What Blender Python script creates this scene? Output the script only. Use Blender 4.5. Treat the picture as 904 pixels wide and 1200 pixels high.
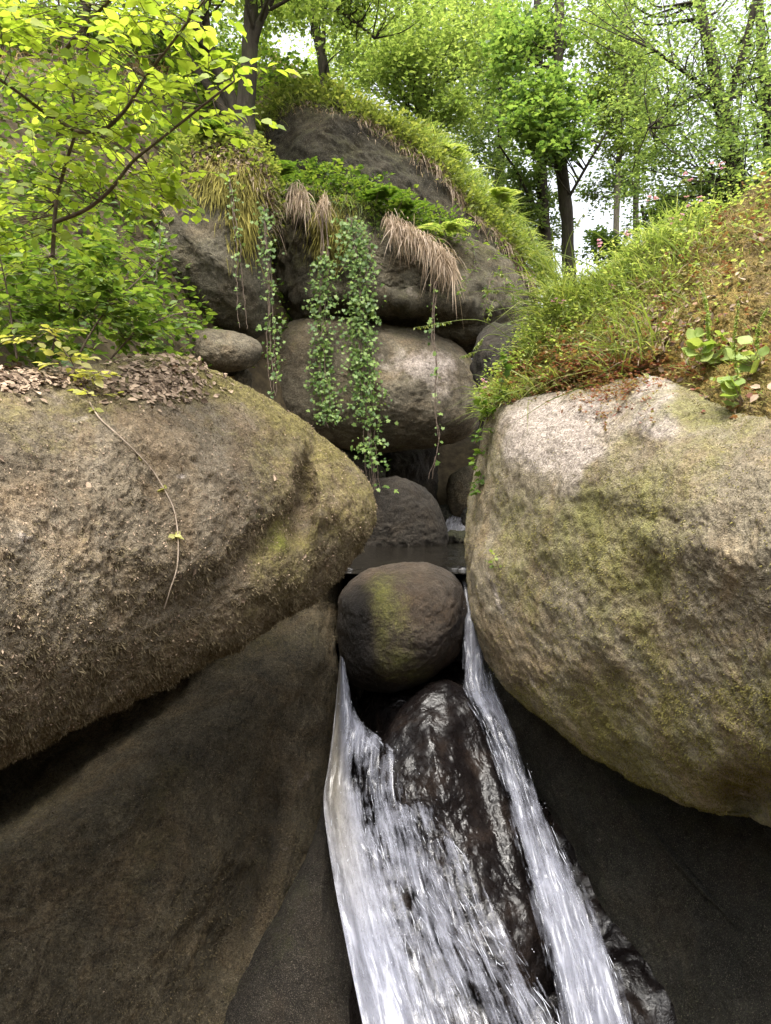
import bpy, math, random
import numpy as np
from mathutils import Vector

S = bpy.context.scene
COL = S.collection
for o in list(bpy.data.objects):
    bpy.data.objects.remove(o)
RNG = np.random.default_rng(11)
random.seed(5)

# ------------------------------------------------------------------ camera, sky, sun, exposure
cam_d = bpy.data.cameras.new('camera')
cam_d.sensor_fit = 'VERTICAL'; cam_d.sensor_height = 24.0; cam_d.lens = 16.0
cam_d.clip_start = 0.05; cam_d.clip_end = 3000
cam = bpy.data.objects.new('camera', cam_d); COL.objects.link(cam)
cam.location = (0, 0, 0); cam.rotation_euler = (math.radians(90), 0, 0)
S.camera = cam

SUN_EL, SUN_AZ = math.radians(68), math.radians(186)      # high, a little behind the camera
w = bpy.data.worlds.new('World'); S.world = w; w.use_nodes = True
nt = w.node_tree; nt.nodes.clear()
sky = nt.nodes.new('ShaderNodeTexSky'); sky.sky_type = 'NISHITA'; sky.sun_disc = False
sky.sun_elevation = SUN_EL; sky.sun_rotation = SUN_AZ; sky.dust_density = 4.0; sky.air_density = 1.0
hs = nt.nodes.new('ShaderNodeHueSaturation'); hs.inputs['Saturation'].default_value = 0.22
bg = nt.nodes.new('ShaderNodeBackground'); bg.inputs['Strength'].default_value = 0.15
wo = nt.nodes.new('ShaderNodeOutputWorld')
nt.links.new(sky.outputs[0], hs.inputs['Color']); nt.links.new(hs.outputs[0], bg.inputs[0]); nt.links.new(bg.outputs[0], wo.inputs[0])
sun_d = bpy.data.lights.new('sun', 'SUN'); sun_d.energy = 1.5; sun_d.angle = math.radians(26); sun_d.color = (1, .95, .86)
sun = bpy.data.objects.new('sun', sun_d); COL.objects.link(sun)
sd = Vector((math.sin(SUN_AZ) * math.cos(SUN_EL), math.cos(SUN_AZ) * math.cos(SUN_EL), math.sin(SUN_EL)))
sun.rotation_euler = (-sd).to_track_quat('-Z', 'Y').to_euler()
sun.location = sd * 30
S.view_settings.view_transform = 'Standard'; S.view_settings.look = 'None'
S.view_settings.gamma = 1; S.view_settings.use_curve_mapping = False
S.view_settings.exposure = 1.87
S.render.engine = 'CYCLES'
S.cycles.max_bounces = 7; S.cycles.transparent_max_bounces = 12; S.cycles.use_denoising = True
S.cycles.diffuse_bounces = 4; S.cycles.transmission_bounces = 4; S.cycles.glossy_bounces = 2

# ------------------------------------------------------------------ maths helpers
def P(u, v, D):
    u, v, D = np.broadcast_arrays(np.asarray(u, float), np.asarray(v, float), np.asarray(D, float))
    return np.stack([(u - 452) / 800 * D, D, -(v - 600) / 800 * D], -1)

def _hash(ix, iy, iz, seed):
    h = (ix * 374761393 + iy * 668265263 + iz * 2147483647 + seed * 974634779).astype(np.int64) & 0xffffffff
    h = ((h ^ (h >> 13)) * 1274126177) & 0xffffffff
    h = ((h ^ (h >> 15)) * 2246822519) & 0xffffffff
    return ((h ^ (h >> 16)) & 0xffff) / 32767.5 - 1

def noise(p, seed=0):
    p = np.asarray(p, float); i = np.floor(p).astype(np.int64); f = p - i
    u = f * f * f * (f * (f * 6 - 15) + 10)
    r = 0
    for dx in (0, 1):
        for dy in (0, 1):
            for dz in (0, 1):
                wgt = (u[..., 0] if dx else 1 - u[..., 0]) * (u[..., 1] if dy else 1 - u[..., 1]) * (u[..., 2] if dz else 1 - u[..., 2])
                r = r + wgt * _hash(i[..., 0] + dx, i[..., 1] + dy, i[..., 2] + dz, seed)
    return r

def fbm(p, octs=4, seed=0, gain=.5):
    p = np.asarray(p, float); a, r, s = 1.0, 0, 0
    for k in range(octs):
        r = r + a * noise(p * 2 ** k + 17.3 * k, seed + k); s += a; a *= gain
    return r / s * 1.6

def closed_curve(pts, n):
    """smooth closed curve through pts, resampled at equal arc length"""
    p = np.array(pts, float); m = len(p); out = []
    for k in range(m):
        a, b, c, d = p[k - 1], p[k], p[(k + 1) % m], p[(k + 2) % m]
        for t in np.linspace(0, 1, 14, endpoint=False):
            out.append(.5 * (2 * b + (c - a) * t + (2 * a - 5 * b + 4 * c - d) * t * t + (3 * b - a - 3 * c + d) * t ** 3))
    q = np.array(out); q2 = np.vstack([q, q[:1]])
    s = np.r_[0, np.cumsum(np.hypot(*np.diff(q2, axis=0).T))]
    t = np.linspace(0, s[-1], n, endpoint=False)
    return np.stack([np.interp(t, s, q2[:, 0]), np.interp(t, s, q2[:, 1])], 1)

def spline(pts, n):
    p = np.array(pts, float)
    if len(p) == 2: return p[0] + (p[1] - p[0]) * np.linspace(0, 1, n)[:, None]
    e = np.vstack([2 * p[0] - p[1], p, 2 * p[-1] - p[-2]])
    t = np.linspace(0, len(p) - 1 - 1e-9, n); k = t.astype(int); t = (t - k)[:, None]
    a, b, c, d = e[k], e[k + 1], e[k + 2], e[k + 3]
    return .5 * (2 * b + (c - a) * t + (2 * a - 5 * b + 4 * c - d) * t * t + (3 * b - a - 3 * c + d) * t ** 3)

def unit(v):
    return v / np.maximum(np.linalg.norm(v, axis=-1, keepdims=True), 1e-9)

class MB:
    """collects vertices and polygons for ONE mesh"""
    def __init__(s): s.v = []; s.f = []; s.n = 0; s.attrs = {}
    def add(s, v, faces):
        v = np.asarray(v, float).reshape(-1, 3); f = np.asarray(faces, np.int64)
        s.v.append(v); s.f.append(f + s.n); s.n += len(v)
    def build(s, name, mat, parent=None, loc=None, smooth=True, attrs=None):
        v = np.vstack(s.v)
        me = bpy.data.meshes.new(name)
        if parent is not None:
            base = np.array(world_loc(parent))
        else:
            base = np.array(loc if loc is not None else v.mean(0))
        vv = v - base
        me.vertices.add(len(vv)); me.vertices.foreach_set('co', vv.astype(np.float32).ravel())
        li = np.concatenate([f.ravel() for f in s.f])
        ct = np.concatenate([np.full(len(f), f.shape[1]) for f in s.f])
        me.loops.add(len(li)); me.loops.foreach_set('vertex_index', li.astype(np.int32))
        me.polygons.add(len(ct)); me.polygons.foreach_set('loop_start', np.r_[0, np.cumsum(ct)[:-1]].astype(np.int32))
        me.polygons.foreach_set('use_smooth', np.full(len(ct), smooth))
        for k, a in (attrs or {}).items():
            at = me.attributes.new(k, 'FLOAT', 'POINT'); at.data.foreach_set('value', np.asarray(a, np.float32))
        me.update(calc_edges=True)
        me.materials.append(mat)
        o = bpy.data.objects.new(name, me); COL.objects.link(o)
        if parent is not None: o.parent = parent
        else: o.location = base
        return o

def world_loc(o):
    l = Vector(o.location)
    while o.parent: o = o.parent; l += o.location
    return l

def tag(o, label=None, cat=None, group=None, kind=None):
    for k, x in (('label', label), ('category', cat), ('group', group), ('kind', kind)):
        if x: o[k] = x
    return o

def thing(name, loc, label, cat, group=None):
    o = bpy.data.objects.new(name, None); COL.objects.link(o)
    o.location = tuple(float(q) for q in loc); o.empty_display_size = .2
    return tag(o, label, cat, group)

# ------------------------------------------------------------------ materials
class NT:
    def __init__(s, name):
        s.m = bpy.data.materials.new(name); s.m.use_nodes = True; s.t = s.m.node_tree; s.t.nodes.clear()
        s.out = s.t.nodes.new('ShaderNodeOutputMaterial')
    def n(s, typ, **kw):
        x = s.t.nodes.new('ShaderNode' + typ)
        for k, v in kw.items(): setattr(x, k, v)
        return x
    def l(s, a, b): s.t.links.new(a, b)
    def put(s, sock, v):
        if hasattr(v, 'default_value') or hasattr(v, 'is_linked'): s.l(v, sock)
        elif isinstance(v, tuple) and len(v) == 3 and sock.type == 'RGBA': sock.default_value = (*v, 1)
        else: sock.default_value = v
    def coord(s, scale=(1, 1, 1)):
        c = s.n('TexCoord'); m = s.n('Mapping'); m.inputs['Scale'].default_value = scale
        s.l(c.outputs['Object'], m.inputs[0]); return m.outputs[0]
    def noise(s, scale, detail=4, rough=.55, co=None, dist=0):
        x = s.n('TexNoise'); x.inputs['Scale'].default_value = scale; x.inputs['Detail'].default_value = detail
        x.inputs['Roughness'].default_value = rough; x.inputs['Distortion'].default_value = dist
        if co is not None: s.l(co, x.inputs['Vector'])
        return x.outputs['Fac']
    def ramp(s, fac, *stops):
        x = s.n('ValToRGB'); el = x.color_ramp.elements
        while len(el) < len(stops): el.new(.5)
        for e, (p, c) in zip(el, stops):
            e.position = p; e.color = (*c, 1) if isinstance(c, tuple) else (c, c, c, 1)
        s.put(x.inputs[0], fac); return x.outputs[0]
    def mix(s, f, a, b, mode='MIX'):
        x = s.n('MixRGB', blend_type=mode); s.put(x.inputs[0], f); s.put(x.inputs[1], a); s.put(x.inputs[2], b); return x.outputs[0]
    def math(s, op, a, b=0.0, c=None):
        x = s.n('Math', operation=op); s.put(x.inputs[0], a); s.put(x.inputs[1], b)
        if c is not None: s.put(x.inputs[2], c)
        return x.outputs[0]
    def attr(s, name): x = s.n('Attribute', attribute_name=name); return x.outputs['Fac']
    def island(s): x = s.n('NewGeometry'); return x.outputs['Random Per Island']
    def bump(s, h, strength=.5, dist=.02, normal=None):
        x = s.n('Bump'); x.inputs['Strength'].default_value = strength; x.inputs['Distance'].default_value = dist
        s.l(h, x.inputs['Height'])
        if normal is not None: s.l(normal, x.inputs['Normal'])
        return x.outputs[0]
    def principled(s, col, rough=.8, normal=None, spec=.35, surface=True, **kw):
        x = s.n('BsdfPrincipled'); s.put(x.inputs['Base Color'], col); s.put(x.inputs['Roughness'], rough)
        s.put(x.inputs['Specular IOR Level'], spec)
        for k, v in kw.items(): s.put(x.inputs[k], v)
        if normal is not None: s.l(normal, x.inputs['Normal'])
        if surface: s.l(x.outputs[0], s.out.inputs['Surface'])
        return x.outputs[0]

def rock_mat(name, c1, c2, c3, moss1=(.10, .085, .022), moss2=(.21, .19, .045), fine=1.0, rough=.85, wet=(.02, .016, .012), bumpk=1.0, gc=.7):
    N = NT(name); co = N.coord()
    big = N.noise(1.3 * fine, 6, .6, co, .3); med = N.noise(7 * fine, 6, .65, co, .4); tiny = N.noise(60 * fine, 3, .7, co)
    grit = N.noise(170 * fine, 2, .6, co)
    f = N.math('MULTIPLY_ADD', med, .5, N.math('MULTIPLY', big, .5))
    base = N.ramp(f, (.33, c1), (.5, c2), (.68, c3))
    # grain of the crust: light and dark tufts with painted crevice shade, crystals, dark lichen
    gr1 = N.noise(38 * fine, 4, .75, co, .8); gr2 = N.noise(100 * fine, 3, .75, co, .5)
    grain = N.math('MULTIPLY_ADD', gr1, .55, N.math('MULTIPLY', gr2, .45))
    warm = N.noise(2.6 * fine, 5, .65, co, .8)
    base = N.mix(N.ramp(warm, (.45, 0.0), (.62, .55)), base, N.mix(1.0, base, (1.14, .95, .74), 'MULTIPLY'))
    blot = N.noise(4.4 * fine, 7, .75, co, 1.0)
    base = N.mix(N.ramp(blot, (.50, 0.0), (.63, .6)), base, N.mix(1.0, base, (.42, .37, .32), 'MULTIPLY'))
    base = N.mix(N.ramp(tiny, (.30, .85), (.47, 0.0)), base, N.mix(.72, base, (.012, .010, .008)))
    base = N.mix(N.ramp(grit, (.56, 0.0), (.72, .6)), base, N.mix(.5, base, (.5, .42, .33)))
    # pale bare rock, lichen, and light painted on the cliff
    pal = N.math('ADD', N.attr('pale'), N.math('MULTIPLY_ADD', med, .9, -.45))
    palc = N.ramp(tiny, (.32, (.24, .20, .17)), (.6, (.56, .48, .42)))
    base = N.mix(N.ramp(pal, (.42, 0.0), (.75, .9)), base, palc)
    # moss
    mo = N.math('ADD', N.attr('moss'), N.math('MULTIPLY_ADD', N.noise(5 * fine, 7, .72, co, .6), 1.5, -.75))
    mo = N.math('ADD', mo, N.math('MULTIPLY_ADD', tiny, .7, -.35))
    mossc = N.mix(N.ramp(N.noise(22 * fine, 4, .7, co), (.35, 0.0), (.65, 1.0)), moss1, moss2)
    mmask = N.ramp(mo, (.30, 0.0), (.85, .85))
    base = N.mix(mmask, base, mossc)
    # bright green algae
    gr = N.math('ADD', N.attr('green'), N.math('MULTIPLY_ADD', med, 1.2, -.6))
    base = N.mix(N.ramp(gr, (.4, 0.0), (.8, .85)), base, N.mix(tiny, (.10, .105, .016), (.27, .29, .045)))
    # wet, stained dark rock, and shade painted on the cliff's top block
    base = N.mix(1.0, base, N.ramp(grain, (.34, tuple(1 - gc * k for k in (.70, .73, .76))), (.5, (1, 1, 1)), (.66, tuple(1 + gc * k for k in (.75, .72, .65)))), 'MULTIPLY')  # crevice shade put into the colour: darker in the bump's lows, lighter on highs
    da = N.math('ADD', N.attr('dark'), N.math('MULTIPLY_ADD', med, .8, -.4))
    dmask = N.ramp(da, (.35, 0.0), (.8, .95))
    base = N.mix(dmask, base, N.mix(N.ramp(tiny, (.35, 0.0), (.65, .6)), wet, (.05, .04, .032)))
    ro = N.mix(dmask, (rough,) * 3, (.32,) * 3)
    h = N.math('ADD', N.math('MULTIPLY', med, .7), N.math('ADD', N.math('MULTIPLY', grain, 1.3), N.math('MULTIPLY', grit, .10)))
    h = N.math('ADD', h, N.math('MULTIPLY', mmask, N.math('MULTIPLY', N.noise(95 * fine, 3, .7, co), .55)))
    N.principled(base, ro, N.bump(h, .8 * bumpk, .05 / fine ** .6), spec=.3)
    return N.m

M = {}
M['granite_left'] = rock_mat('mossy_granite_brown', (.12, .095, .062), (.205, .165, .112), (.34, .285, .21), moss1=(.125, .105, .03), moss2=(.27, .23, .07))
M['granite_right'] = rock_mat('mossy_granite_olive', (.19, .155, .105), (.285, .24, .165), (.41, .355, .265), moss1=(.135, .128, .04), moss2=(.29, .28, .09))
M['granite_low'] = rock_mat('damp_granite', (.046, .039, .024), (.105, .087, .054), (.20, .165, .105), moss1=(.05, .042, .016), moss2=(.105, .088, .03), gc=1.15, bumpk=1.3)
M['granite_recess'] = rock_mat('shade_painted_granite', (.010, .008, .006), (.022, .018, .013), (.042, .035, .025), moss1=(.02, .02, .008), moss2=(.05, .05, .016))  # shadow under the overhang is put into this near black colour
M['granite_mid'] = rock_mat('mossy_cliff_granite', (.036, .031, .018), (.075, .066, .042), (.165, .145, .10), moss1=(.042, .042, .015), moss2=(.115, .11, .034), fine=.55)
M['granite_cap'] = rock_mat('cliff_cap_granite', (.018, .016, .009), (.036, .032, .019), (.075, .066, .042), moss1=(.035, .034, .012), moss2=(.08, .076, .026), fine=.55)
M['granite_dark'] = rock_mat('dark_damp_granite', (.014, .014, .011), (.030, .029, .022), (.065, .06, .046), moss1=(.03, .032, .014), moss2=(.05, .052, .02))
def wet_mat():
    N = NT('wet_black_rock'); co = N.coord(); a = N.noise(4, 6, .6, co, .4); b = N.noise(19, 4, .6, co, .5); c = N.noise(70, 2, .5, co)
    col = N.ramp(a, (.35, (.004, .003, .003)), (.52, (.008, .006, .0055)), (.7, (.020, .014, .011)))
    h = N.math('ADD', N.math('MULTIPLY', a, .5), N.math('ADD', N.math('MULTIPLY', b, .45), N.math('MULTIPLY', c, .10)))
    N.principled(col, N.ramp(b, (.35, .20), (.65, .42)), N.bump(h, .45, .05), spec=.34); return N.m
M['granite_wet'] = wet_mat()
M['granite_damp'] = rock_mat('wet_granite', (.008, .006, .005), (.016, .011, .009), (.032, .021, .016), rough=.22, wet=(.012, .009, .008))
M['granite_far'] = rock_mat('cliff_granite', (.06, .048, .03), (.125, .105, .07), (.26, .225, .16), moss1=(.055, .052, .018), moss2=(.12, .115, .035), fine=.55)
M['chockstone'] = rock_mat('chockstone_granite', (.03, .022, .015), (.062, .046, .032), (.115, .088, .064), moss1=(.10, .10, .028), moss2=(.22, .215, .055), fine=1.6, rough=.42)

def foliage_mat(name, c1, c2, c3, trans=.45, rough=.5, spec=.35, tmul=1.5):
    N = NT(name); r = N.island()
    col = N.ramp(r, (0, c1), (.5, c2), (1, c3))
    a = N.principled(col, rough, spec=spec, surface=False)
    t = N.n('BsdfTranslucent'); N.put(t.inputs[0], N.mix(1.0, col, (tmul, tmul * .98, tmul * .5), 'MULTIPLY'))
    x = N.n('MixShader'); x.inputs[0].default_value = trans
    N.l(a, x.inputs[1]); N.l(t.outputs[0], x.inputs[2]); N.l(x.outputs[0], N.out.inputs['Surface'])
    return N.m

def bark_mat(name, c1, c2, moss=(.05, .06, .02), mk=.4):
    N = NT(name); co = N.coord((1, 1, .22))
    a = N.noise(16, 6, .7, co, .5); b = N.noise(4, 4, .6, N.coord())
    col = N.ramp(a, (.3, c1), (.68, c2)); col = N.mix(N.ramp(b, (.45, 0.0), (.7, mk)), col, moss)
    N.principled(col, .9, N.bump(a, .8, .03), spec=.2); return N.m

def plain_mat(name, c1, c2, scale=20, rough=.9, island=False, bump=.0):
    N = NT(name); f = N.island() if island else N.noise(scale, 5, .65, N.coord())
    N.principled(N.ramp(f, (.0 if island else .3, c1), (1.0 if island else .7, c2)), rough,
                 N.bump(f, bump, .03) if bump else None, spec=.25); return N.m

M['crumbs'] = plain_mat('dry_leaf_crumbs', (.06, .045, .03), (.34, .27, .19), island=True)
M['soil'] = plain_mat('leafy_soil', (.03, .022, .013), (.10, .075, .04), 6, bump=.6)
M['bed'] = M['granite_wet']

# ------------------------------------------------------------------ rocks
def gauss(u, v, spots):
    r = np.zeros_like(u)
    for s in spots:
        cu, cv, su, sv, amp = s[:5]; rot = math.radians(s[5]) if len(s) > 5 else 0
        x = (u - cu) * math.cos(rot) + (v - cv) * math.sin(rot); y = -(u - cu) * math.sin(rot) + (v - cv) * math.cos(rot)
        r += amp * np.exp(-(x / su) ** 2 - (y / sv) ** 2)
    return r

def make_rock(name, mat, outline, ctr, D0, dx=0, dy=0, front=.5, back=.6, n=(220, 130), pw=.5, rough=.03, rscale=1.6,
              moss=(), pale=(), green=(), dark=(), dents=(), moss0=.3, pale0=0., dark0=0., green0=0., mossup=.35, seed=1, fpow=1.0, fine=.012):
    """a closed boulder: its outline and the depth of its rim, bulging to the front and to the back"""
    nt_, nf = n; nb = max(14, nf // 4)
    c = closed_curve(outline, nt_); ctr = np.array(ctr, float)
    ang = np.r_[np.linspace(.0, math.pi / 2, nf)[1:], np.linspace(math.pi / 2, math.pi, nb)[1:-1]]
    sn = np.sin(ang); rr = np.where(ang <= math.pi / 2, sn ** fpow, sn ** .8)
    # denser rings near the rim come free from the sine
    u = ctr[0] + (c[None, :, 0] - ctr[0]) * rr[:, None]; v = ctr[1] + (c[None, :, 1] - ctr[1]) * rr[:, None]
    uu = np.r_[ctr[0], u.ravel(), ctr[0]]; vv = np.r_[ctr[1], v.ravel(), ctr[1]]
    cosv = np.r_[1.0, np.repeat(np.cos(ang), nt_), -1.0]
    prof = np.where(cosv > 0, front * np.abs(cosv) ** (2 * pw), -back * np.abs(cosv) ** .9)
    D = D0 + dx * (np.clip(uu, -160, 990) - ctr[0]) / 100 + dy * (np.clip(vv, -100, 1290) - ctr[1]) / 100 - prof
    D = D + gauss(uu, vv, dents) * np.clip(cosv, 0, 1) ** .35
    D = np.maximum(D, .5)
    v3 = P(uu, vv, D)
    R = len(ang); k = np.arange(nt_); k2 = (k + 1) % nt_
    quads = [np.stack([1 + r * nt_ + k, 1 + (r + 1) * nt_ + k, 1 + (r + 1) * nt_ + k2, 1 + r * nt_ + k2], 1) for r in range(R - 1)]
    quads = np.vstack(quads)
    t1 = np.stack([np.zeros(nt_, int), 1 + k, 1 + k2], 1); last = 1 + R * nt_
    t2 = np.stack([np.full(nt_, last), 1 + (R - 1) * nt_ + k2, 1 + (R - 1) * nt_ + k], 1)
    def normals(v3):
        fn = np.cross(v3[quads[:, 2]] - v3[quads[:, 0]], v3[quads[:, 3]] - v3[quads[:, 1]])
        nn = np.zeros_like(v3)
        for j in range(4): np.add.at(nn, quads[:, j], fn)
        nn[0] = nn[1:1 + nt_].mean(0); nn[last] = nn[last - nt_:last].mean(0)
        nn = unit(nn)
        if np.dot(nn[0], -v3[0]) < 0: nn = -nn
        return nn
    nn = normals(v3)
    sc = rscale
    disp = rough * fbm(v3 * sc, 5, seed) + fine * fbm(v3 * 9 * sc / 1.6, 4, seed + 40, .65) + fine * .4 * fbm(v3 * 34 * sc / 1.6, 2, seed + 60, .7)
    v3 = v3 + nn * disp[:, None]
    nn = normals(v3)
    att = dict(moss=moss0 + gauss(uu, vv, moss) + mossup * np.clip(nn[:, 2], -.6, 1) + .35 * fbm(v3 * 1.2, 3, seed + 9),
               pale=pale0 + gauss(uu, vv, pale), green=green0 + gauss(uu, vv, green), dark=dark0 + gauss(uu, vv, dark))
    flip = np.dot(np.cross(v3[quads[0, 1]] - v3[quads[0, 0]], v3[quads[0, 2]] - v3[quads[0, 0]]), nn[quads[0, 0]]) < 0
    if flip: quads = quads[:, ::-1]; t1 = t1[:, ::-1]; t2 = t2[:, ::-1]
    mb = MB(); mb.add(v3, quads); mb.f += [t1, t2]
    o = mb.build(name, mat, attrs=att)
    o['_'] = 0; del o['_']
    nfv = 1 + (nf - 1) * nt_
    return o, dict(v=v3[:nfv], n=nn[:nfv], u=uu[:nfv], w=vv[:nfv], q=quads[(quads < nfv).all(1)], att={a: b[:nfv] for a, b in att.items()})

def sample(sd, count, weight=None, view=(-60, -60, 970, 1270)):
    """random points on the front of a rock: position, normal, pixel"""
    q = sd['q']; v = sd['v']
    A = np.linalg.norm(np.cross(v[q[:, 2]] - v[q[:, 0]], v[q[:, 3]] - v[q[:, 1]]), axis=1)
    U = sd['u'][q].mean(1); W = sd['w'][q].mean(1)
    A = A * ((U > view[0]) & (U < view[2]) & (W > view[1]) & (W < view[3]))
    if weight is not None: A = A * weight(U, W, sd['n'][q].mean(1), {a: b[q].mean(1) for a, b in sd['att'].items()})
    i = RNG.choice(len(q), count, p=A / A.sum()); a, b = RNG.random((2, count, 1))
    def bl(x):
        x = x.reshape(len(x), -1)
        return (x[q[i, 0]] * (1 - a) + x[q[i, 1]] * a) * (1 - b) + (x[q[i, 3]] * (1 - a) + x[q[i, 2]] * a) * b
    return bl(v), unit(bl(sd['n'])), bl(sd['u'])[:, 0], bl(sd['w'])[:, 0]

def fuzz(o, sd, count, mat, ln=(.006, .02), wd=.004, weight=None, droop=.6, name='moss'):
    """short moss shoots and bits of dead leaf grown on a rock"""
    p, n, _, _ = sample(sd, count, weight)
    cl = noise(p * 14, 5)[:, None]
    L = RNG.uniform(*ln, (count, 1)) * (1 + .6 * cl); d = unit(n + RNG.normal(0, .75, (count, 3)) + np.array([0, 0, -droop]))
    d = unit(d + n * np.clip(.15 - (d * n).sum(1, keepdims=True), 0, 1))
    s = unit(np.cross(d, RNG.normal(0, 1, (count, 3)))) * wd * RNG.uniform(.6, 1.5, (count, 1))
    p = p - n * .002
    v = np.stack([p - s * .5, p + s * .5, p + d * L * .6 + s * .45, p + d * L], 1)
    k = np.arange(count)[:, None] * 4
    mb = MB(); mb.add(v, np.array([[0, 1, 2, 3]]) + k)
    return tag(mb.build(name, mat, parent=o), kind='stuff')

M['moss_brown'] = plain_mat('dry_moss_shoots', (.08, .062, .033), (.26, .205, .12), island=True)
M['moss_olive'] = plain_mat('olive_moss_shoots', (.115, .10, .026), (.31, .275, .08), island=True)
M['moss_green'] = plain_mat('dark_green_moss_shoots', (.014, .016, .010), (.11, .11, .065), island=True)
M['moss_dark'] = plain_mat('damp_moss_shoots', (.028, .022, .012), (.19, .15, .08), island=True)

# --- big boulder on the left
A, A_s = make_rock('boulder', M['granite_left'],
    [(437, 590), (433, 622), (418, 652), (398, 676), (370, 700), (330, 722), (270, 762), (200, 800), (130, 838), (60, 870), (0, 898), (-120, 940),
     (-260, 950), (-340, 800), (-340, 600), (-260, 480), (-120, 446), (0, 438), (100, 432), (165, 418), (212, 419), (262, 441), (320, 472), (378, 512), (415, 546)],
    (90, 650), 3.45, dx=.40, dy=-.12, front=.75, back=.7, n=(620, 230), rough=.035, seed=3, fine=.016, pw=.55,
    dents=[(357, 580, 11, 44, .34, 6), (374, 600, 12, 50, -.10, 6), (402, 590, 34, 55, -.10), (300, 640, 16, 90, .10, 52), (262, 690, 22, 120, .07, 55), (200, 520, 200, 30, -.05, 20)],
    moss=[(405, 560, 60, 90, .35), (320, 470, 130, 22, .5, 32), (220, 440, 45, 25, .7), (330, 640, 60, 60, .35), (250, 760, 180, 40, .25, -28), (80, 580, 120, 70, -.35), (170, 490, 60, 25, -.3)],
    green=[(325, 640, 26, 22, .45), (300, 605, 22, 14, .35), (330, 600, 40, 70, .22), (245, 780, 50, 14, .15)],
    pale=[(95, 488, 16, 5, .75), (85, 505, 34, 8, .35), (225, 482, 45, 18, .45), (22, 632, 22, 12, .6), (215, 557, 9, 5, .8), (345, 560, 14, 22, .2), (400, 560, 22, 40, .25), (60, 520, 60, 12, .2),(280,470,60,14,.3,30)],
    dark=[(70, 545, 150, 28, .28), (180, 545, 70, 26, .22), (60, 850, 200, 60, .12)], moss0=.28, mossup=.18)
tag(A, 'huge brown mossy boulder on the left with dead leaves on top', 'boulder')
fuzz(A, A_s, 14000, M['moss_brown'], ln=(.010, .030), wd=.0045, droop=1.2, name='hanging_moss', weight=lambda u, w, n, a: np.clip(-n[:, 2] - .1, 0, 1) * (u > -50))
fuzz(A, A_s, 120000, M['moss_brown'], ln=(.004, .012), weight=lambda u, w, n, a: .35 + 1.0 * (w > 640) + .6 * np.clip(a['moss'], 0, 1) + 1.4 * (n[:, 2] < -.1))
# --- rock wall under it
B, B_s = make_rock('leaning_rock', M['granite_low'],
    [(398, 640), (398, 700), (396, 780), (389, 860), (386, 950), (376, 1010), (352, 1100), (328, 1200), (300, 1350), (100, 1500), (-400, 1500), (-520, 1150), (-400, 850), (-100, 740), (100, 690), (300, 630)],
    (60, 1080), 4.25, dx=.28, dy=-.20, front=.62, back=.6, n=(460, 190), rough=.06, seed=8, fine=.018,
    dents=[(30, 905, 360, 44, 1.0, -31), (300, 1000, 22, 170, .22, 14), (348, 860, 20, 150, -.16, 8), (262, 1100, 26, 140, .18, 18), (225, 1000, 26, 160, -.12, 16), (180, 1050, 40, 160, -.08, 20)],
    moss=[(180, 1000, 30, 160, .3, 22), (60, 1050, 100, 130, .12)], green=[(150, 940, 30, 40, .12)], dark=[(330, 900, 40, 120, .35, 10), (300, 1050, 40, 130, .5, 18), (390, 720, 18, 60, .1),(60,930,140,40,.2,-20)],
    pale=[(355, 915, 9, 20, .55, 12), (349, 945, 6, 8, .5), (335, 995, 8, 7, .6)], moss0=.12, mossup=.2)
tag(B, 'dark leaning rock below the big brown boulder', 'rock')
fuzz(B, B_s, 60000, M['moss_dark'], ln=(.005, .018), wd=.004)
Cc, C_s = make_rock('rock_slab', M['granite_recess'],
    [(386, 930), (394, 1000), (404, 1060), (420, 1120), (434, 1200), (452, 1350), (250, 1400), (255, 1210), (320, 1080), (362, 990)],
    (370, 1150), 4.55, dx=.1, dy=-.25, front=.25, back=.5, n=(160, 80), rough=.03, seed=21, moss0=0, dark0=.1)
tag(Cc, 'near black wet slab between the leaning rock and the left waterfall', 'rock slab')
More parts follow.
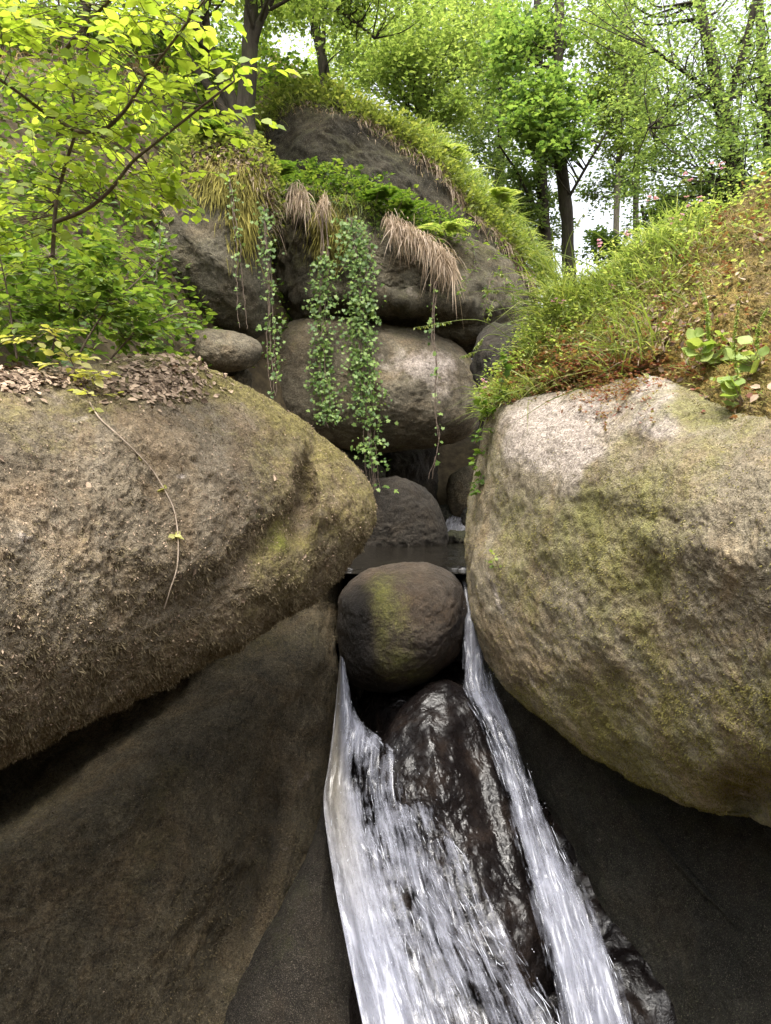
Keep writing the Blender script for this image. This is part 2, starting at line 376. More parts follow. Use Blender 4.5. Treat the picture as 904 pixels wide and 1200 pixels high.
# --- big boulder on the right
R, R_s = make_rock('boulder', M['granite_right'],
    [(576, 480), (610, 466), (680, 452), (760, 440), (850, 480), (1000, 505), (1200, 520), (1380, 600), (1380, 800), (1220, 950), (1050, 985), (960, 966), (904, 962), (870, 955), (840, 953), (800, 943),
     (760, 925), (700, 890), (640, 846), (600, 812), (576, 785), (557, 735), (548, 685), (546, 640), (552, 590), (563, 530)],
    (850, 690), 3.55, dx=-.58, dy=-.05, front=.75, back=.8, n=(560, 220), rough=.04, seed=14, fine=.012, pw=.5,
    dents=[(872, 925, 40, 22, .25, -8), (900, 945, 50, 34, .42), (700, 700, 24, 180, -.05, 20), (830, 640, 60, 26, -.06, 20), (770, 610, 90, 14, .04, 12), (640, 720, 20, 120, .04, -18), (860, 740, 40, 90, .06, 20)],
    moss=[(590, 600, 30, 120, .35), (700, 620, 120, 90, .35), (830, 470, 90, 30, .5), (720, 760, 100, 90, .15), (880, 590, 60, 90, -.1), (640, 520, 40, 60, -.5), (870, 700, 50, 80, -.4), (560, 720, 20, 60, -.4), (770, 860, 120, 60, .05)],
    pale=[(620, 510, 44, 56, .85), (700, 485, 70, 40, .75), (772, 460, 26, 46, .9), (672, 560, 30, 56, .55), (690, 530, 22, 12, .6), (585, 700, 4, 40, .8, -16), (606, 752, 4, 26, .5, -16), (625, 800, 4, 18, .7, -26), (635, 690, 4, 30, .5, -10),
          (790, 505, 30, 14, .5), (860, 690, 50, 60, .32), (850, 800, 50, 60, .25), (895, 780, 6, 8, .7), (735, 730, 26, 24, .2), (890, 610, 40, 40, .3)],
    green=[(565, 600, 22, 60, .35), (700, 640, 60, 60, .22), (650, 640, 50, 80, .15)], dark=[(556, 700, 12, 50, .45), (570, 770, 14, 30, .35), (905, 935, 60, 22, .3)], moss0=.30, mossup=.1)
tag(R, 'huge pale olive boulder on the right below the grassy bank', 'boulder')
fuzz(R, R_s, 90000, M['moss_olive'], ln=(.004, .013), wd=.0035, droop=.9, weight=lambda u, w, n, a: .12 + np.clip(a['moss'], 0, 1) * np.clip(1 - 1.5 * a['pale'], 0.02, 1) + .9 * (w > 800))
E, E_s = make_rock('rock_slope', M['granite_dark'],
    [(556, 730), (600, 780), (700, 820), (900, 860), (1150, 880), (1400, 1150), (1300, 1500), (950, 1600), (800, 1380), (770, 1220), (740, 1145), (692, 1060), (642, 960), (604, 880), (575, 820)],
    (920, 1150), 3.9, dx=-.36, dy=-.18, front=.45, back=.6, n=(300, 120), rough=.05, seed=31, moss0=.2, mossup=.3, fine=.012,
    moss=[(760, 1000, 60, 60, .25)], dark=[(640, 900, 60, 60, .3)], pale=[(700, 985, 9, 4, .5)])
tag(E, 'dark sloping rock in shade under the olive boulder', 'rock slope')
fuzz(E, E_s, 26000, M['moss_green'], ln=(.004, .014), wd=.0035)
fuzz(Cc, C_s, 7000, M['moss_green'], ln=(.004, .012), wd=.0035)
# --- the stone wedged between
F, F_s = make_rock('boulder', M['chockstone'],
    [(396, 712), (402, 690), (420, 672), (445, 663), (472, 660), (505, 663), (530, 674), (543, 696), (546, 725), (541, 752), (528, 776), (505, 795), (472, 808), (438, 809), (413, 797), (401, 768)],
    (468, 735), 5.75, front=.52, back=.55, n=(240, 110), rough=.032, seed=5, fine=.006, rscale=2.6,
    green=[(488, 790, 34, 14, .4)], dark=[(408, 745, 26, 60, 1.3), (425, 720, 12, 50, .5), (540, 740, 16, 40, .35), (470, 808, 60, 12, .5), (430, 790, 30, 30, .6)],
    moss=[(450, 705, 30, 46, .62), (480, 785, 50, 24, .62), (460, 755, 40, 36, .35)], moss0=-.15, mossup=.1)
tag(F, 'round wet boulder wedged above the fork of the waterfall', 'boulder')
# --- wet rock between the falls
H, H_s = make_rock('boulder', M['granite_wet'],
    [(488, 815), (510, 802), (530, 801), (554, 820), (585, 880), (610, 950), (640, 1050), (655, 1130), (610, 1190), (545, 1160), (490, 1050), (452, 945), (440, 890), (460, 840)],
    (530, 950), 5.0, dx=.02, dy=-.38, front=.34, back=.5, n=(240, 120), rough=.045, seed=6, fine=.006, rscale=2.4, moss0=-.3, mossup=0, dents=[(508, 880, 16, 90, -.09, -12), (565, 930, 16, 120, .10, -14), (540, 900, 8, 60, -.03, -14)])
tag(H, 'black glistening rock between the two arms of the waterfall', 'boulder')

# --- boulders of the cliff behind
cl = dict(rough=.13, rscale=.9, fine=.045)
def far_rock(outline, ctr, D, label, front=.9, back=.9, mat='granite_far', n=(200, 90), cat='boulder', name='boulder', **kw):
    k = dict(cl); k.update(kw)
    o, s_ = make_rock(name, M[mat], outline, ctr, D, front=front, back=back, n=n, **k)
    tag(o, label, cat); return o, s_
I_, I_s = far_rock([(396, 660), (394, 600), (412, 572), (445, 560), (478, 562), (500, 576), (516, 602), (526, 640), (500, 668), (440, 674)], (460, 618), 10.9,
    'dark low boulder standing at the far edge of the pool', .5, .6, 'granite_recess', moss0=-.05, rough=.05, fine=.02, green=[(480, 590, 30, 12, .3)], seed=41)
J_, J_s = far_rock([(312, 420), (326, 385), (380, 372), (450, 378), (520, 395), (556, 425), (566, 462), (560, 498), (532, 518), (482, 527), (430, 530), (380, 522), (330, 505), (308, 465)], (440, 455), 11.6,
    'wide smooth grey boulder in the middle of the cliff', .95, 1.0, seed=43, rough=.05, fine=.022, moss0=.05, pale=[(500, 425, 60, 22, .55), (515, 460, 45, 34, .38), (440, 440, 30, 40, .2)], dark=[(360, 460, 40, 60, .25), (470, 505, 90, 14, .25)])  # pale patches paint the light falling on its upper right
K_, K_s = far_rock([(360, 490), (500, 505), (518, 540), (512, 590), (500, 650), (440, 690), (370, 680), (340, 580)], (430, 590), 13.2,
    'shaded rock deep under the smooth grey boulder', .6, .8, 'granite_recess', seed=44)  # dark backing of the hollow, its shade put into the colour
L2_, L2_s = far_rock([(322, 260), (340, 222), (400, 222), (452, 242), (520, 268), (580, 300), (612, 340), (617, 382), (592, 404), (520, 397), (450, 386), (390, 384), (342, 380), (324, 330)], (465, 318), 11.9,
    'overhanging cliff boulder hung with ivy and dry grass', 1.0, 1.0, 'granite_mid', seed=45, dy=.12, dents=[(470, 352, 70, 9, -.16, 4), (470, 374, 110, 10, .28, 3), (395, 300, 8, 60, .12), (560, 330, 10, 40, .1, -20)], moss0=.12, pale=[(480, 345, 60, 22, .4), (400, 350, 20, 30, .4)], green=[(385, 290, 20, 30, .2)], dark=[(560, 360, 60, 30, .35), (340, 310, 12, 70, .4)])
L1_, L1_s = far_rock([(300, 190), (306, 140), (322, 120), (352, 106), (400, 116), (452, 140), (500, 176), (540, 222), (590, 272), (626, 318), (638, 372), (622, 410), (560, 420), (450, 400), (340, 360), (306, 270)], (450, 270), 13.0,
    'top block of the cliff with a grassy sloping ridge', .9, 1.2, 'granite_cap', seed=46, dy=.22, moss0=.4, mossup=.4, dark0=.0, rough=.12, fine=.05, dark=[(460, 210, 60, 25, .3, 35), (390, 170, 70, 24, .22), (560, 300, 50, 22, .25, 45)], pale=[(585, 300, 10, 20, .35)])  # dark patches put the overhanging face's shade into the colour
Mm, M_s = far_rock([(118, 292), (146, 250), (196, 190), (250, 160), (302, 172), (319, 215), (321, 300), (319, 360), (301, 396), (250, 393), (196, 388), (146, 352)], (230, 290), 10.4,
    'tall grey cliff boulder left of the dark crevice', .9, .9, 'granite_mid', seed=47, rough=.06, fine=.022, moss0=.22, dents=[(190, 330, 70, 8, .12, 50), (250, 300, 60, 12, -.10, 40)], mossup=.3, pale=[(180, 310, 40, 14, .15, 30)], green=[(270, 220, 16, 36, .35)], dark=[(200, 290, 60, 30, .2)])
N1, N1_s = far_rock([(206, 402), (222, 387), (262, 385), (298, 397), (307, 413), (292, 432), (252, 438), (216, 424)], (256, 411), 9.4,
    'small flat pale stone lying at the foot of the cliff', .4, .5, seed=48, moss0=.0, rough=.03, fine=.012, n=(120, 60), pale=[(250, 400, 40, 10, .2)])
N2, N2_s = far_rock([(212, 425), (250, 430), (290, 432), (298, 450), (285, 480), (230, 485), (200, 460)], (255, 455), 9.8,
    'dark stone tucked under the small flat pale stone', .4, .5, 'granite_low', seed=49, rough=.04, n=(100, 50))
O1, O1_s = far_rock([(500, 536), (510, 528), (520, 545), (530, 570), (527, 590), (512, 592), (503, 570)], (515, 562), 14.5,
    'yellow mossy rock seen through the gap under the cliff', .4, .5, seed=50, n=(100, 50), rough=.04, green0=.3, moss0=.3)
O2, O2_s = far_rock([(522, 545), (536, 530), (552, 540), (566, 570), (562, 605), (538, 612), (522, 590)], (542, 572), 15.5,
    'reddish brown rock beyond the pool in the gap', .4, .6, 'granite_low', seed=51, n=(100, 50), rough=.05, moss0=-.2)
for k, (ou, ct, D, lb) in enumerate([
    ([(510, 600), (518, 592), (530, 594), (534, 606), (528, 618), (514, 618)], (522, 606), 13.0, 'dark stone left of the little upstream cascade'),
    ([(541, 604), (550, 595), (562, 600), (564, 622), (552, 628), (542, 620)], (552, 612), 12.6, 'dark stone right of the little upstream cascade'),
    ([(520, 626), (532, 622), (546, 626), (548, 636), (534, 640), (522, 637)], (534, 631), 11.8, 'low wet stone at the foot of the upstream cascade')]):
    far_rock(ou, ct, D, lb, .2, .3, 'granite_dark', n=(60, 30), seed=60 + k, rough=.03)

# ------------------------------------------------------------------ terrain sheet
ctl = np.array([(.6, 22, -.2), (-.6, 9, -1.3), (-.9, 10.5, -.9), (-1.7, 10.4, .5), (.6, 13, -1.0), (1.4, 12.6, -1.0), (1.7, 16, -.8), (1.0, 10, -1.2), (.5, 9, -1.3), (.3, 7, -1.6), (.25, 5.5, -2.9), (.3, 4.2, -3.9), (.4, 2, -4.6), (.3, -3, -4.9), (0, -13, 6.5), (0, -30, 15), (12, -12, 8), (-12, -12, 9),  # slopes behind the camera are unseen, raised to block low sky light
    (-2.4, 5.0, .75), (-3.6, 3.6, 1.0), (-3.4, 6.4, 1.9), (-2.6, 7.4, 1.6), (-3.3, 9.2, 3.6), (-5, 8, 4.2), (-2.9, 11.2, 5.4), (-2.4, 12.2, 6.3), (-1.2, 14.8, 7.5), (-2.2, 16, 10.2), (-3.1, 16.6, 11.2), (-.6, 17, 9.6), (.6, 15.2, 5.6), (2.6, 14.6, 2.6),
    (-4, 17, 10), (-9, 11, 8), (-9, 22, 14), (-1, 20, 9.4), (3, 22, 3.6), (2.2, 6.5, 1.0), (2.6, 4, .9), (4, 4, 1.2), (5, 7, 1.8), (4, 14, 2.0), (8, 12, 2.0), (9, 22, 3), (16, 24, 3.4), (30, 45, 4), (-32, 40, 18), (0, 45, 8),
    (32, 0, 4), (-32, 0, 10), (4, -6, 2.5), (-5, -6, 3.5), (-1.9, 2.0, -1.6), (2.2, 2.0, -1.8), (-2.2, 0, -1.8), (2.6, 0, -1.8)], float)
def rbf_fit(p):
    r = np.hypot(p[:, None, 0] - p[None, :, 0], p[:, None, 1] - p[None, :, 1])
    n_ = len(p); A_ = np.zeros((n_ + 3, n_ + 3)); A_[:n_, :n_] = r; A_[:n_, n_] = 1; A_[:n_, n_ + 1:] = p[:, :2]; A_[n_:, :n_] = A_[:n_, n_:].T
    return np.linalg.solve(A_, np.r_[p[:, 2], 0, 0, 0])
WT = rbf_fit(ctl)
def ground_z(x, y):
    x = np.asarray(x, float); y = np.asarray(y, float)
    r = np.hypot(x[..., None] - ctl[:, 0], y[..., None] - ctl[:, 1])
    return r @ WT[:-3] + WT[-3] + WT[-2] * x + WT[-1] * y
def axis(a, b, mid, nn_):
    t = np.linspace(-1, 1, nn_); return mid + np.where(t < 0, (mid - a) * t * (.25 + .75 * np.abs(t) ** 2), (b - mid) * t * (.25 + .75 * np.abs(t) ** 2))
gx, gy = axis(-300, 300, 0, 330), axis(-120, 700, 9, 330)
GX, GY = np.meshgrid(gx, gy)
tr = -5.0 + 3.2 * np.maximum(0, np.abs(GX - .1) - 2.7) + np.maximum(0, -3.5 - GY) * 1.6 + np.maximum(0, GY - 4.9) * np.where(np.abs(GX - .3) > 1.2, 7.0, 2.4)
far = np.clip((np.hypot(GX, GY - 10) - 34) / 60, 0, 1)
GZ = ground_z(np.clip(GX, -40, 40), np.clip(GY, -20, 55)) * (1 - far) + 5 * far
GZ = np.where(GY < 8, np.minimum(GZ, tr), GZ)
GZ = GZ + .18 * fbm(np.stack([GX, GY, 0 * GX], -1) * .8, 5, 77)
mb = MB(); i = np.arange(330 * 330).reshape(330, 330)
mb.add(np.stack([GX, GY, GZ], -1), np.stack([i[:-1, :-1], i[:-1, 1:], i[1:, 1:], i[1:, :-1]], -1).reshape(-1, 4))
tag(mb.build('ground', M['soil'], loc=(0, 0, 0)), kind='structure')

# ------------------------------------------------------------------ water
def water_mat():
    N = NT('dark_stream_water'); co = N.coord((1, .45, 1))
    h = N.math('ADD', N.noise(9, 3, .5, co), N.math('MULTIPLY', N.noise(30, 2, .5, co), .4))
    N.principled((.007, .006, .004), .04, N.bump(h, .35, .05), spec=.6); return N.m
def foam_mat():
    N = NT('falling_white_water')
    c = N.n('CombineXYZ'); N.l(N.attr('fs'), c.inputs[0]); N.l(N.attr('ft'), c.inputs[1])
    def nz(sx, sy, d=3, ro=.6):
        m = N.n('Mapping'); m.inputs['Scale'].default_value = (sx, sy, 1); N.l(c.outputs[0], m.inputs[0]); return N.noise(1, d, ro, m.outputs[0], .45)
    f = N.math('MULTIPLY_ADD', N.math('SUBTRACT', nz(17, 1.7, 4, .55), .5), 1.7, N.math('MULTIPLY', N.math('SUBTRACT', nz(60, 2.6, 3, .5), .5), .75))
    f = N.math('ADD', f, N.math('MULTIPLY', N.math('SUBTRACT', nz(7, 4.5, 5, .7), .5), 1.3))
    f = N.math('ADD', f, N.attr('dens'))
    mask = N.ramp(f, (.08, 0.0), (.45, .42), (.95, .95))
    d = N.n('BsdfDiffuse'); N.put(d.inputs[0], N.mix(N.attr('tan'), (.40, .41, .48), (.34, .30, .22)))
    t = N.n('BsdfTranslucent'); t.inputs[0].default_value = (.46, .48, .55, 1)
    g = N.n('BsdfGlossy'); g.inputs['Roughness'].default_value = .25
    x = N.n('MixShader'); x.inputs[0].default_value = .3; N.l(d.outputs[0], x.inputs[1]); N.l(t.outputs[0], x.inputs[2])
    y = N.n('MixShader'); y.inputs[0].default_value = .10; N.l(x.outputs[0], y.inputs[1]); N.l(g.outputs[0], y.inputs[2])
    tr_ = N.n('BsdfTransparent'); z = N.n('MixShader'); N.l(mask, z.inputs[0]); N.l(tr_.outputs[0], z.inputs[1]); N.l(y.outputs[0], z.inputs[2])
    N.l(z.outputs[0], N.out.inputs['Surface']); return N.m
M['water'] = water_mat(); M['foam'] = foam_mat()
M['drops'] = plain_mat('white_spray', (.40, .42, .47), (.58, .60, .66), island=True, rough=.3)

def sheet(name, x0, x1, y0, y1, z, nx, ny):
    X, Y = np.meshgrid(np.linspace(x0, x1, nx), np.linspace(y0, y1, ny)); k = np.arange(nx * ny).reshape(ny, nx)
    Z = z + .008 * fbm(np.stack([X * 3, Y * 1.4, 0 * X], -1), 3, 3)
    m = MB(); m.add(np.stack([X, Y, Z], -1), np.stack([k[:-1, :-1], k[:-1, 1:], k[1:, 1:], k[1:, :-1]], -1).reshape(-1, 4))
    return tag(m.build(name, M['water']), kind='structure')
sheet('pool_water', -1.6, 2.4, 5.72, 12.2, -.52, 90, 140)
sheet('stream_water', .4, 2.6, 13.1, 20, .0, 40, 60)

def flow_fn(rows):
    L = spline([r[0] for r in rows], 200); Rr = spline([r[1] for r in rows], 200); Dd = spline([(r[2], 0) for r in rows], 200)[:, 0]
    tt = np.linspace(0, 1, 200)
    def f(s, t, off=0.0):
        g = lambda a: np.interp(t, tt, a)
        u = g(L[:, 0]) * (1 - s) + g(Rr[:, 0]) * s; v = g(L[:, 1]) * (1 - s) + g(Rr[:, 1]) * s
        return P(u, v, g(Dd) - off)
    return f
def waterfall(name, rows, label, dens_fn, tan_fn, nstr, ndrop, spread, bump_, layers=3, sl=(.03, .14)):
    fl = flow_fn(rows); ns, nt2 = 70, 220
    root = thing(name, fl(.5, .0), label, 'waterfall'); root['kind'] = 'structure'
    m = MB(); at = dict(fs=[], ft=[], dens=[], tan=[])
    for ly in range(layers):
        s, t = np.meshgrid(np.linspace(-.03, 1.03, ns), np.linspace(0, 1, nt2))
        off = .02 + .035 * ly + bump_ * np.sin(np.clip(s, 0, 1) * math.pi) ** .7
        p0 = fl(s, t); wd = np.linalg.norm(fl(1., t[:, 0]) - fl(0., t[:, 0]), axis=1); ln = np.r_[0, np.cumsum(np.linalg.norm(np.diff(fl(.5, t[:, 0]), axis=0), axis=1))]
        fs, ft = s * wd[:, None], np.repeat(ln[:, None], ns, 1)
        q = np.stack([fs * 12, ft * 2.2, 0 * fs + ly * 5], -1)
        off = off + .05 * fbm(q, 3, 90 + ly) * np.clip(t * 4, .2, 1)
        p = fl(s, t, off); k = np.arange(ns * nt2).reshape(nt2, ns)
        m.add(p, np.stack([k[:-1, :-1], k[:-1, 1:], k[1:, 1:], k[1:, :-1]], -1).reshape(-1, 4))
        at['fs'].append((fs + ly * 3.7).ravel()); at['ft'].append((ft + ly * 1.3).ravel())
        at['dens'].append((dens_fn(s, t) - .12 * ly).ravel()); at['tan'].append(tan_fn(s, t).ravel())
    m.build('water_sheet', M['foam'], parent=root, attrs={k: np.concatenate(x) for k, x in at.items()})
    # threads of broken water thrown along the flow, and drops
    m = MB()
    s0 = RNG.random(nstr * 3); t0 = RNG.random(nstr * 3) ** .8
    keep = RNG.random(len(s0)) < np.clip(dens_fn(s0, t0) + .25, .02, 1) * np.clip(.25 + .9 * t0, 0, 1); s0, t0 = s0[keep][:nstr], t0[keep][:nstr]; n_ = len(s0)
    L = RNG.uniform(*sl, n_) * .8; off = RNG.uniform(.02, .12, n_) * np.clip(.3 + t0, 0, 1); ds = RNG.normal(0, spread * .12, n_)
    cols = []
    for j, f_ in enumerate((0, .35, .7, 1)):
        t = np.clip(t0 + L * f_ * .28, 0, 1); arc = .012 * math.sin(math.pi * f_)
        cols.append(fl(np.clip(s0 + ds * f_, -.08, 1.08), t, off + arc))
    c = np.stack(cols, 1); tg = unit(c[:, -1] - c[:, 0]); sd_ = unit(np.cross(tg, c[:, 0])) * RNG.uniform(.0006, .0017, (n_, 1))
    prof = [.3, 1, .8, .1]
    v = np.stack([c[:, j] + sd_ * prof[j] * sg for j in range(4) for sg in (-1, 1)], 1)
    k = np.arange(n_)[:, None] * 8
    for j in range(3): m.f.append(np.array([[2 * j, 2 * j + 1, 2 * j + 3, 2 * j + 2]]) + k)
    m.v.append(v.reshape(-1, 3))
    o = m.build('water_threads', M['drops'], parent=root); o['kind'] = 'stuff'
    m = MB(); s0 = RNG.uniform(.05, 1.12, ndrop); t0 = RNG.uniform(.12, 1, ndrop); c = fl(s0, t0, RNG.uniform(.02, .30, ndrop)); r = (RNG.uniform(.0010, .0030, (ndrop, 1)))
    tg = unit(fl(s0, np.minimum(t0 + .02, 1)) - fl(s0, t0 - .02)); a = unit(np.cross(tg, [[0, 1, 0]])); b = np.cross(tg, a)
    v = np.stack([c - tg * r * 2.4, c + a * r, c + b * r, c - a * r, c - b * r, c + tg * r * 2.4], 1); k = np.arange(ndrop)[:, None] * 6
    for t_ in ((0, 1, 2), (0, 2, 3), (0, 3, 4), (0, 4, 1), (5, 2, 1), (5, 3, 2), (5, 4, 3), (5, 1, 4)): m.f.append(np.array([t_]) + k)
    m.v.append(v.reshape(-1, 3)); o = m.build('spray', M['drops'], parent=root); o['kind'] = 'stuff'
    return root

lr = [((399, 768), (403, 772), 5.5), ((394, 830), (418, 838), 5.35), ((388, 890), (452, 872), 5.15), ((383, 938), (500, 925), 4.95), ((391, 1000), (540, 1000), 4.50), ((406, 1080), (590, 1090), 4.08), ((432, 1200), (655, 1200), 3.6), ((462, 1330), (725, 1330), 3.4)]
def ld(s, t):
    solid = np.exp(-((s - .1) / (.18 + .0 * t)) ** 2)
    mid = .26 - .30 * np.exp(-((s - .38) / .09) ** 2 - ((t - .36) / .13) ** 2)
    edge = np.clip((1.0 - s) / .25, 0, 1)
    top = np.clip((.34 - t) / .2, 0, 1)
    return (mid + .55 * solid + .35 * top) * (.35 + .65 * edge) - .1 * np.clip(t - .6, 0, 1)
waterfall('waterfall', lr, 'broad left arm of the waterfall fanning over dark rock', ld, lambda s, t: np.exp(-((s - .08) / .14) ** 2) * np.clip((.75 - t) / .4, 0, .9), 700, 320, .10, .10, layers=4)
rr_ = [((541, 670), (546, 670), 6.02), ((543, 700), (551, 700), 5.85), ((543, 760), (562, 755), 5.6), ((545, 812), (580, 802), 5.4), ((565, 852), (602, 850), 5.15), ((588, 920), (624, 910), 4.85), ((608, 1000), (657, 990), 4.42), ((632, 1090), (702, 1080), 4.0), ((655, 1200), (748, 1200), 3.6), ((682, 1330), (800, 1330), 3.4)]
waterfall('waterfall', rr_, 'narrow right arm of the waterfall sliding beside the olive boulder', lambda s, t: (.52 + .15 * np.sin(t * 9)) * np.clip(np.sin(np.clip(s, 0, 1) * math.pi) * 1.5, .08, 1), lambda s, t: .5 * np.clip(.3 - t, 0, .3) / .3, 260, 200, .12, .05)
cr = [((528, 597), (540, 598), 13.2), ((525, 606), (546, 606), 12.9), ((522, 616), (545, 615), 12.6), ((520, 621), (550, 621), 12.4), ((518, 628), (549, 627), 12.1)]
waterfall('waterfall', cr, 'tiny white cascade upstream beyond the pool', lambda s, t: .75 + 0 * s, lambda s, t: .4 + 0 * s, 60, 6, .2, .02, layers=3)
# bed of the chute
by = [(380, 820, 760, 6.3), (370, 820, 800, 6.0), (360, 820, 880, 5.5), (350, 820, 1000, 4.95), (340, 830, 1100, 4.5), (330, 850, 1200, 4.05), (300, 900, 1420, 3.6)]
sp_ = spline(by, 120); X = np.linspace(0, 1, 110)
u = sp_[:, :1] * (1 - X) + sp_[:, 1:2] * X; v = np.repeat(sp_[:, 2:3], 110, 1); D = np.repeat(sp_[:, 3:4], 110, 1) + 1.2 * np.clip(1 - X / .22, 0, 1)[None, :] ** 1.5
p = P(u, v, D); p[..., 2] += .10 * fbm(p * 1.8, 5, 55) + .03 * fbm(p * 9, 3, 56)
m = MB(); k = np.arange(120 * 110).reshape(120, 110); m.add(p, np.stack([k[:-1, :-1], k[:-1, 1:], k[1:, 1:], k[1:, :-1]], -1).reshape(-1, 4))
tag(m.build('stream_bed', M['bed'], attrs={a: np.zeros(120 * 110) for a in ('moss', 'pale', 'green', 'dark')}), kind='structure')
# lip of the pool under the wedged stone
LP_, LP_s = make_rock('boulder', M['granite_wet'], [(398, 676), (420, 664), (500, 664), (556, 668), (600, 760), (600, 850), (500, 860), (420, 850), (390, 780)], (500, 770), 6.22, front=.12, back=.4, n=(120, 60), seed=70, rough=.05, moss0=-.3)
tag(LP_, 'black wet rock in the shadow behind the wedged boulder', 'boulder')

# ------------------------------------------------------------------ foliage tools
TEMPL = {
    'rhomb': (np.array([(0, 0, 0), (.45, -.28, .05), (1, 0, -.06), (.45, .28, .05)], float), [np.array([[0, 1, 2], [0, 2, 3]])]),
    'oval': (np.array([(0, 0, 0), (.28, -.27, .05), (.62, -.27, .03), (1, 0, -.12), (.62, .27, .03), (.28, .27, .05), (.3, 0, -.02), (.64, 0, -.05)], float),
             [np.array([[0, 1, 6, 5], [1, 2, 7, 6], [6, 7, 4, 5], [2, 3, 4, 7]])]),
    'lobed': (np.array([(0, 0, 0), (-.08, -.42, .04), (.30, -.30, .03), (.52, -.46, .0), (.66, -.2, .02), (1, 0, -.06), (.66, .2, .02), (.52, .46, .0), (.30, .30, .03), (-.08, .42, .04)], float), [np.array([[0, 1, 2, 8], [0, 2, 8, 9], [2, 3, 4, 8], [4, 6, 7, 8], [4, 5, 6, 8]])]),
    'round': (np.array([(math.cos(a) * .5 + .42, math.sin(a) * .5, .07 * math.cos(3 * a) + .03) for a in np.linspace(0, 2 * math.pi, 11)[:-1]] + [(.42, 0, -.05)], float), [np.array([[k, (k + 1) % 10, 10] for k in range(10)])]),
}
TEMPL['lobed'] = (TEMPL['lobed'][0], [np.array([[0, 1, 2], [0, 2, 8], [0, 8, 9], [2, 3, 4], [6, 7, 8], [4, 5, 6]]), np.array([[2, 4, 6, 8]])])
def leaves(mb, pos, d, nrm, size, kind='rhomb', wide=1.0):
    tv, tf = TEMPL[kind]; n_ = len(pos)
    x = unit(d); y = unit(np.cross(nrm, x)); z = np.cross(x, y); size = np.broadcast_to(np.asarray(size, float), (n_,))[:, None, None]
    v = pos[:, None] + size * (tv[None, :, :1] * x[:, None] + tv[None, :, 1:2] * wide * y[:, None] + tv[None, :, 2:] * z[:, None])
    k = np.arange(n_)[:, None, None] * len(tv) + mb.n
    for f in tf: mb.f.append((f[None] + k).reshape(-1, f.shape[1]))
    mb.v.append(v.reshape(-1, 3)); mb.n += n_ * len(tv)
def tube(mb, pts, r, sides=6):
    p = np.asarray(pts, float); n_ = len(p); r = np.broadcast_to(np.asarray(r, float), (n_,))
    t = unit(np.gradient(p, axis=0)); ref = np.array([.31, .2, .93]) if abs(t[0, 2]) < .8 else np.array([1, .1, 0]); a = unit(np.cross(t, ref)); b = np.cross(t, a)
    th = np.linspace(0, 2 * math.pi, sides, endpoint=False)
    v = p[:, None] + r[:, None, None] * (np.cos(th)[None, :, None] * a[:, None] + np.sin(th)[None, :, None] * b[:, None])
    k = np.arange(n_ * sides).reshape(n_, sides); k2 = np.roll(k, -1, 1)
    mb.add(v, np.stack([k[:-1], k2[:-1], k2[1:], k[1:]], -1).reshape(-1, 4))
def rnd_dir(n_, z=0, sz=.3):
    a = RNG.uniform(0, 2 * math.pi, n_); return unit(np.stack([np.cos(a), np.sin(a), RNG.normal(z, sz, n_)], -1))
def up_n(n_, j=.45):
    return unit(np.array([0, 0, 1.]) + RNG.normal(0, j, (n_, 3)))
def blades(mb, base, d, L, wdt, droop, hk=.5):
    """grass blades: base points, starting directions, lengths, widths, how far they bend over"""
    n_ = len(base); L = L[:, None]; w_ = unit(np.cross(d, RNG.normal(0, 1, (n_, 3)))) * np.broadcast_to(wdt, (n_,))[:, None] * .5
    hz = unit(np.stack([d[:, 0] + 1e-4, d[:, 1], 0 * L[:, 0]], -1)) * hk - np.array([0, 0, 1.])
    vs = []
    for t, pw in ((0, .8), (.33, 1), (.68, .8), (1, .08)):
        c = base + d * L * t + hz * L * droop[:, None] * t * t; vs += [c - w_ * pw, c + w_ * pw]
    k = np.arange(n_)[:, None] * 8 + mb.n
    for j in range(3): mb.f.append(np.array([[2 * j, 2 * j + 1, 2 * j + 3, 2 * j + 2]]) + k)
    mb.v.append(np.stack(vs, 1).reshape(-1, 3)); mb.n += n_ * 8

G = {}
G['hazel'] = foliage_mat('spring_hazel_leaves', (.18, .255, .036), (.265, .35, .052), (.36, .42, .088), .52, tmul=1.62)
G['shrub'] = foliage_mat('green_shrub_leaves', (.045, .085, .018), (.10, .165, .03), (.19, .25, .05), .45)
G['crown'] = foliage_mat('woodland_leaves', (.06, .10, .038), (.11, .16, .058), (.18, .235, .095), .58, tmul=1.9)
G['crown_light'] = foliage_mat('light_woodland_leaves', (.095, .145, .045), (.165, .225, .07), (.25, .305, .115), .58, tmul=1.9)
G['crown_dark'] = foliage_mat('deep_green_leaves', (.03, .055, .015), (.06, .10, .025), (.10, .15, .035), .5, tmul=1.8)
G['oak'] = foliage_mat('oak_leaves', (.065, .12, .033), (.11, .175, .048), (.175, .24, .07), .55, tmul=1.9)
G['ivy'] = foliage_mat('ivy_leaves', (.05, .10, .02), (.11, .185, .035), (.21, .29, .075), .35)
G['fern'] = foliage_mat('fern_fronds', (.05, .10, .018), (.09, .16, .025), (.16, .23, .04), .45)
G['grass'] = foliage_mat('green_grass', (.09, .125, .03), (.17, .215, .055), (.29, .31, .10), .45)
G['grass_bright'] = foliage_mat('bright_grass', (.15, .215, .06), (.26, .34, .10), (.42, .45, .19), .5)
G['straw'] = foliage_mat('dry_grass', (.20, .14, .085), (.33, .245, .165), (.45, .35, .26), .3, tmul=1.1)
G['yellow'] = foliage_mat('yellow_leaves', (.33, .34, .09), (.44, .44, .14), (.55, .52, .22), .5)
G['penny'] = foliage_mat('pennywort_leaves', (.20, .28, .07), (.30, .38, .11), (.40, .46, .16), .4)
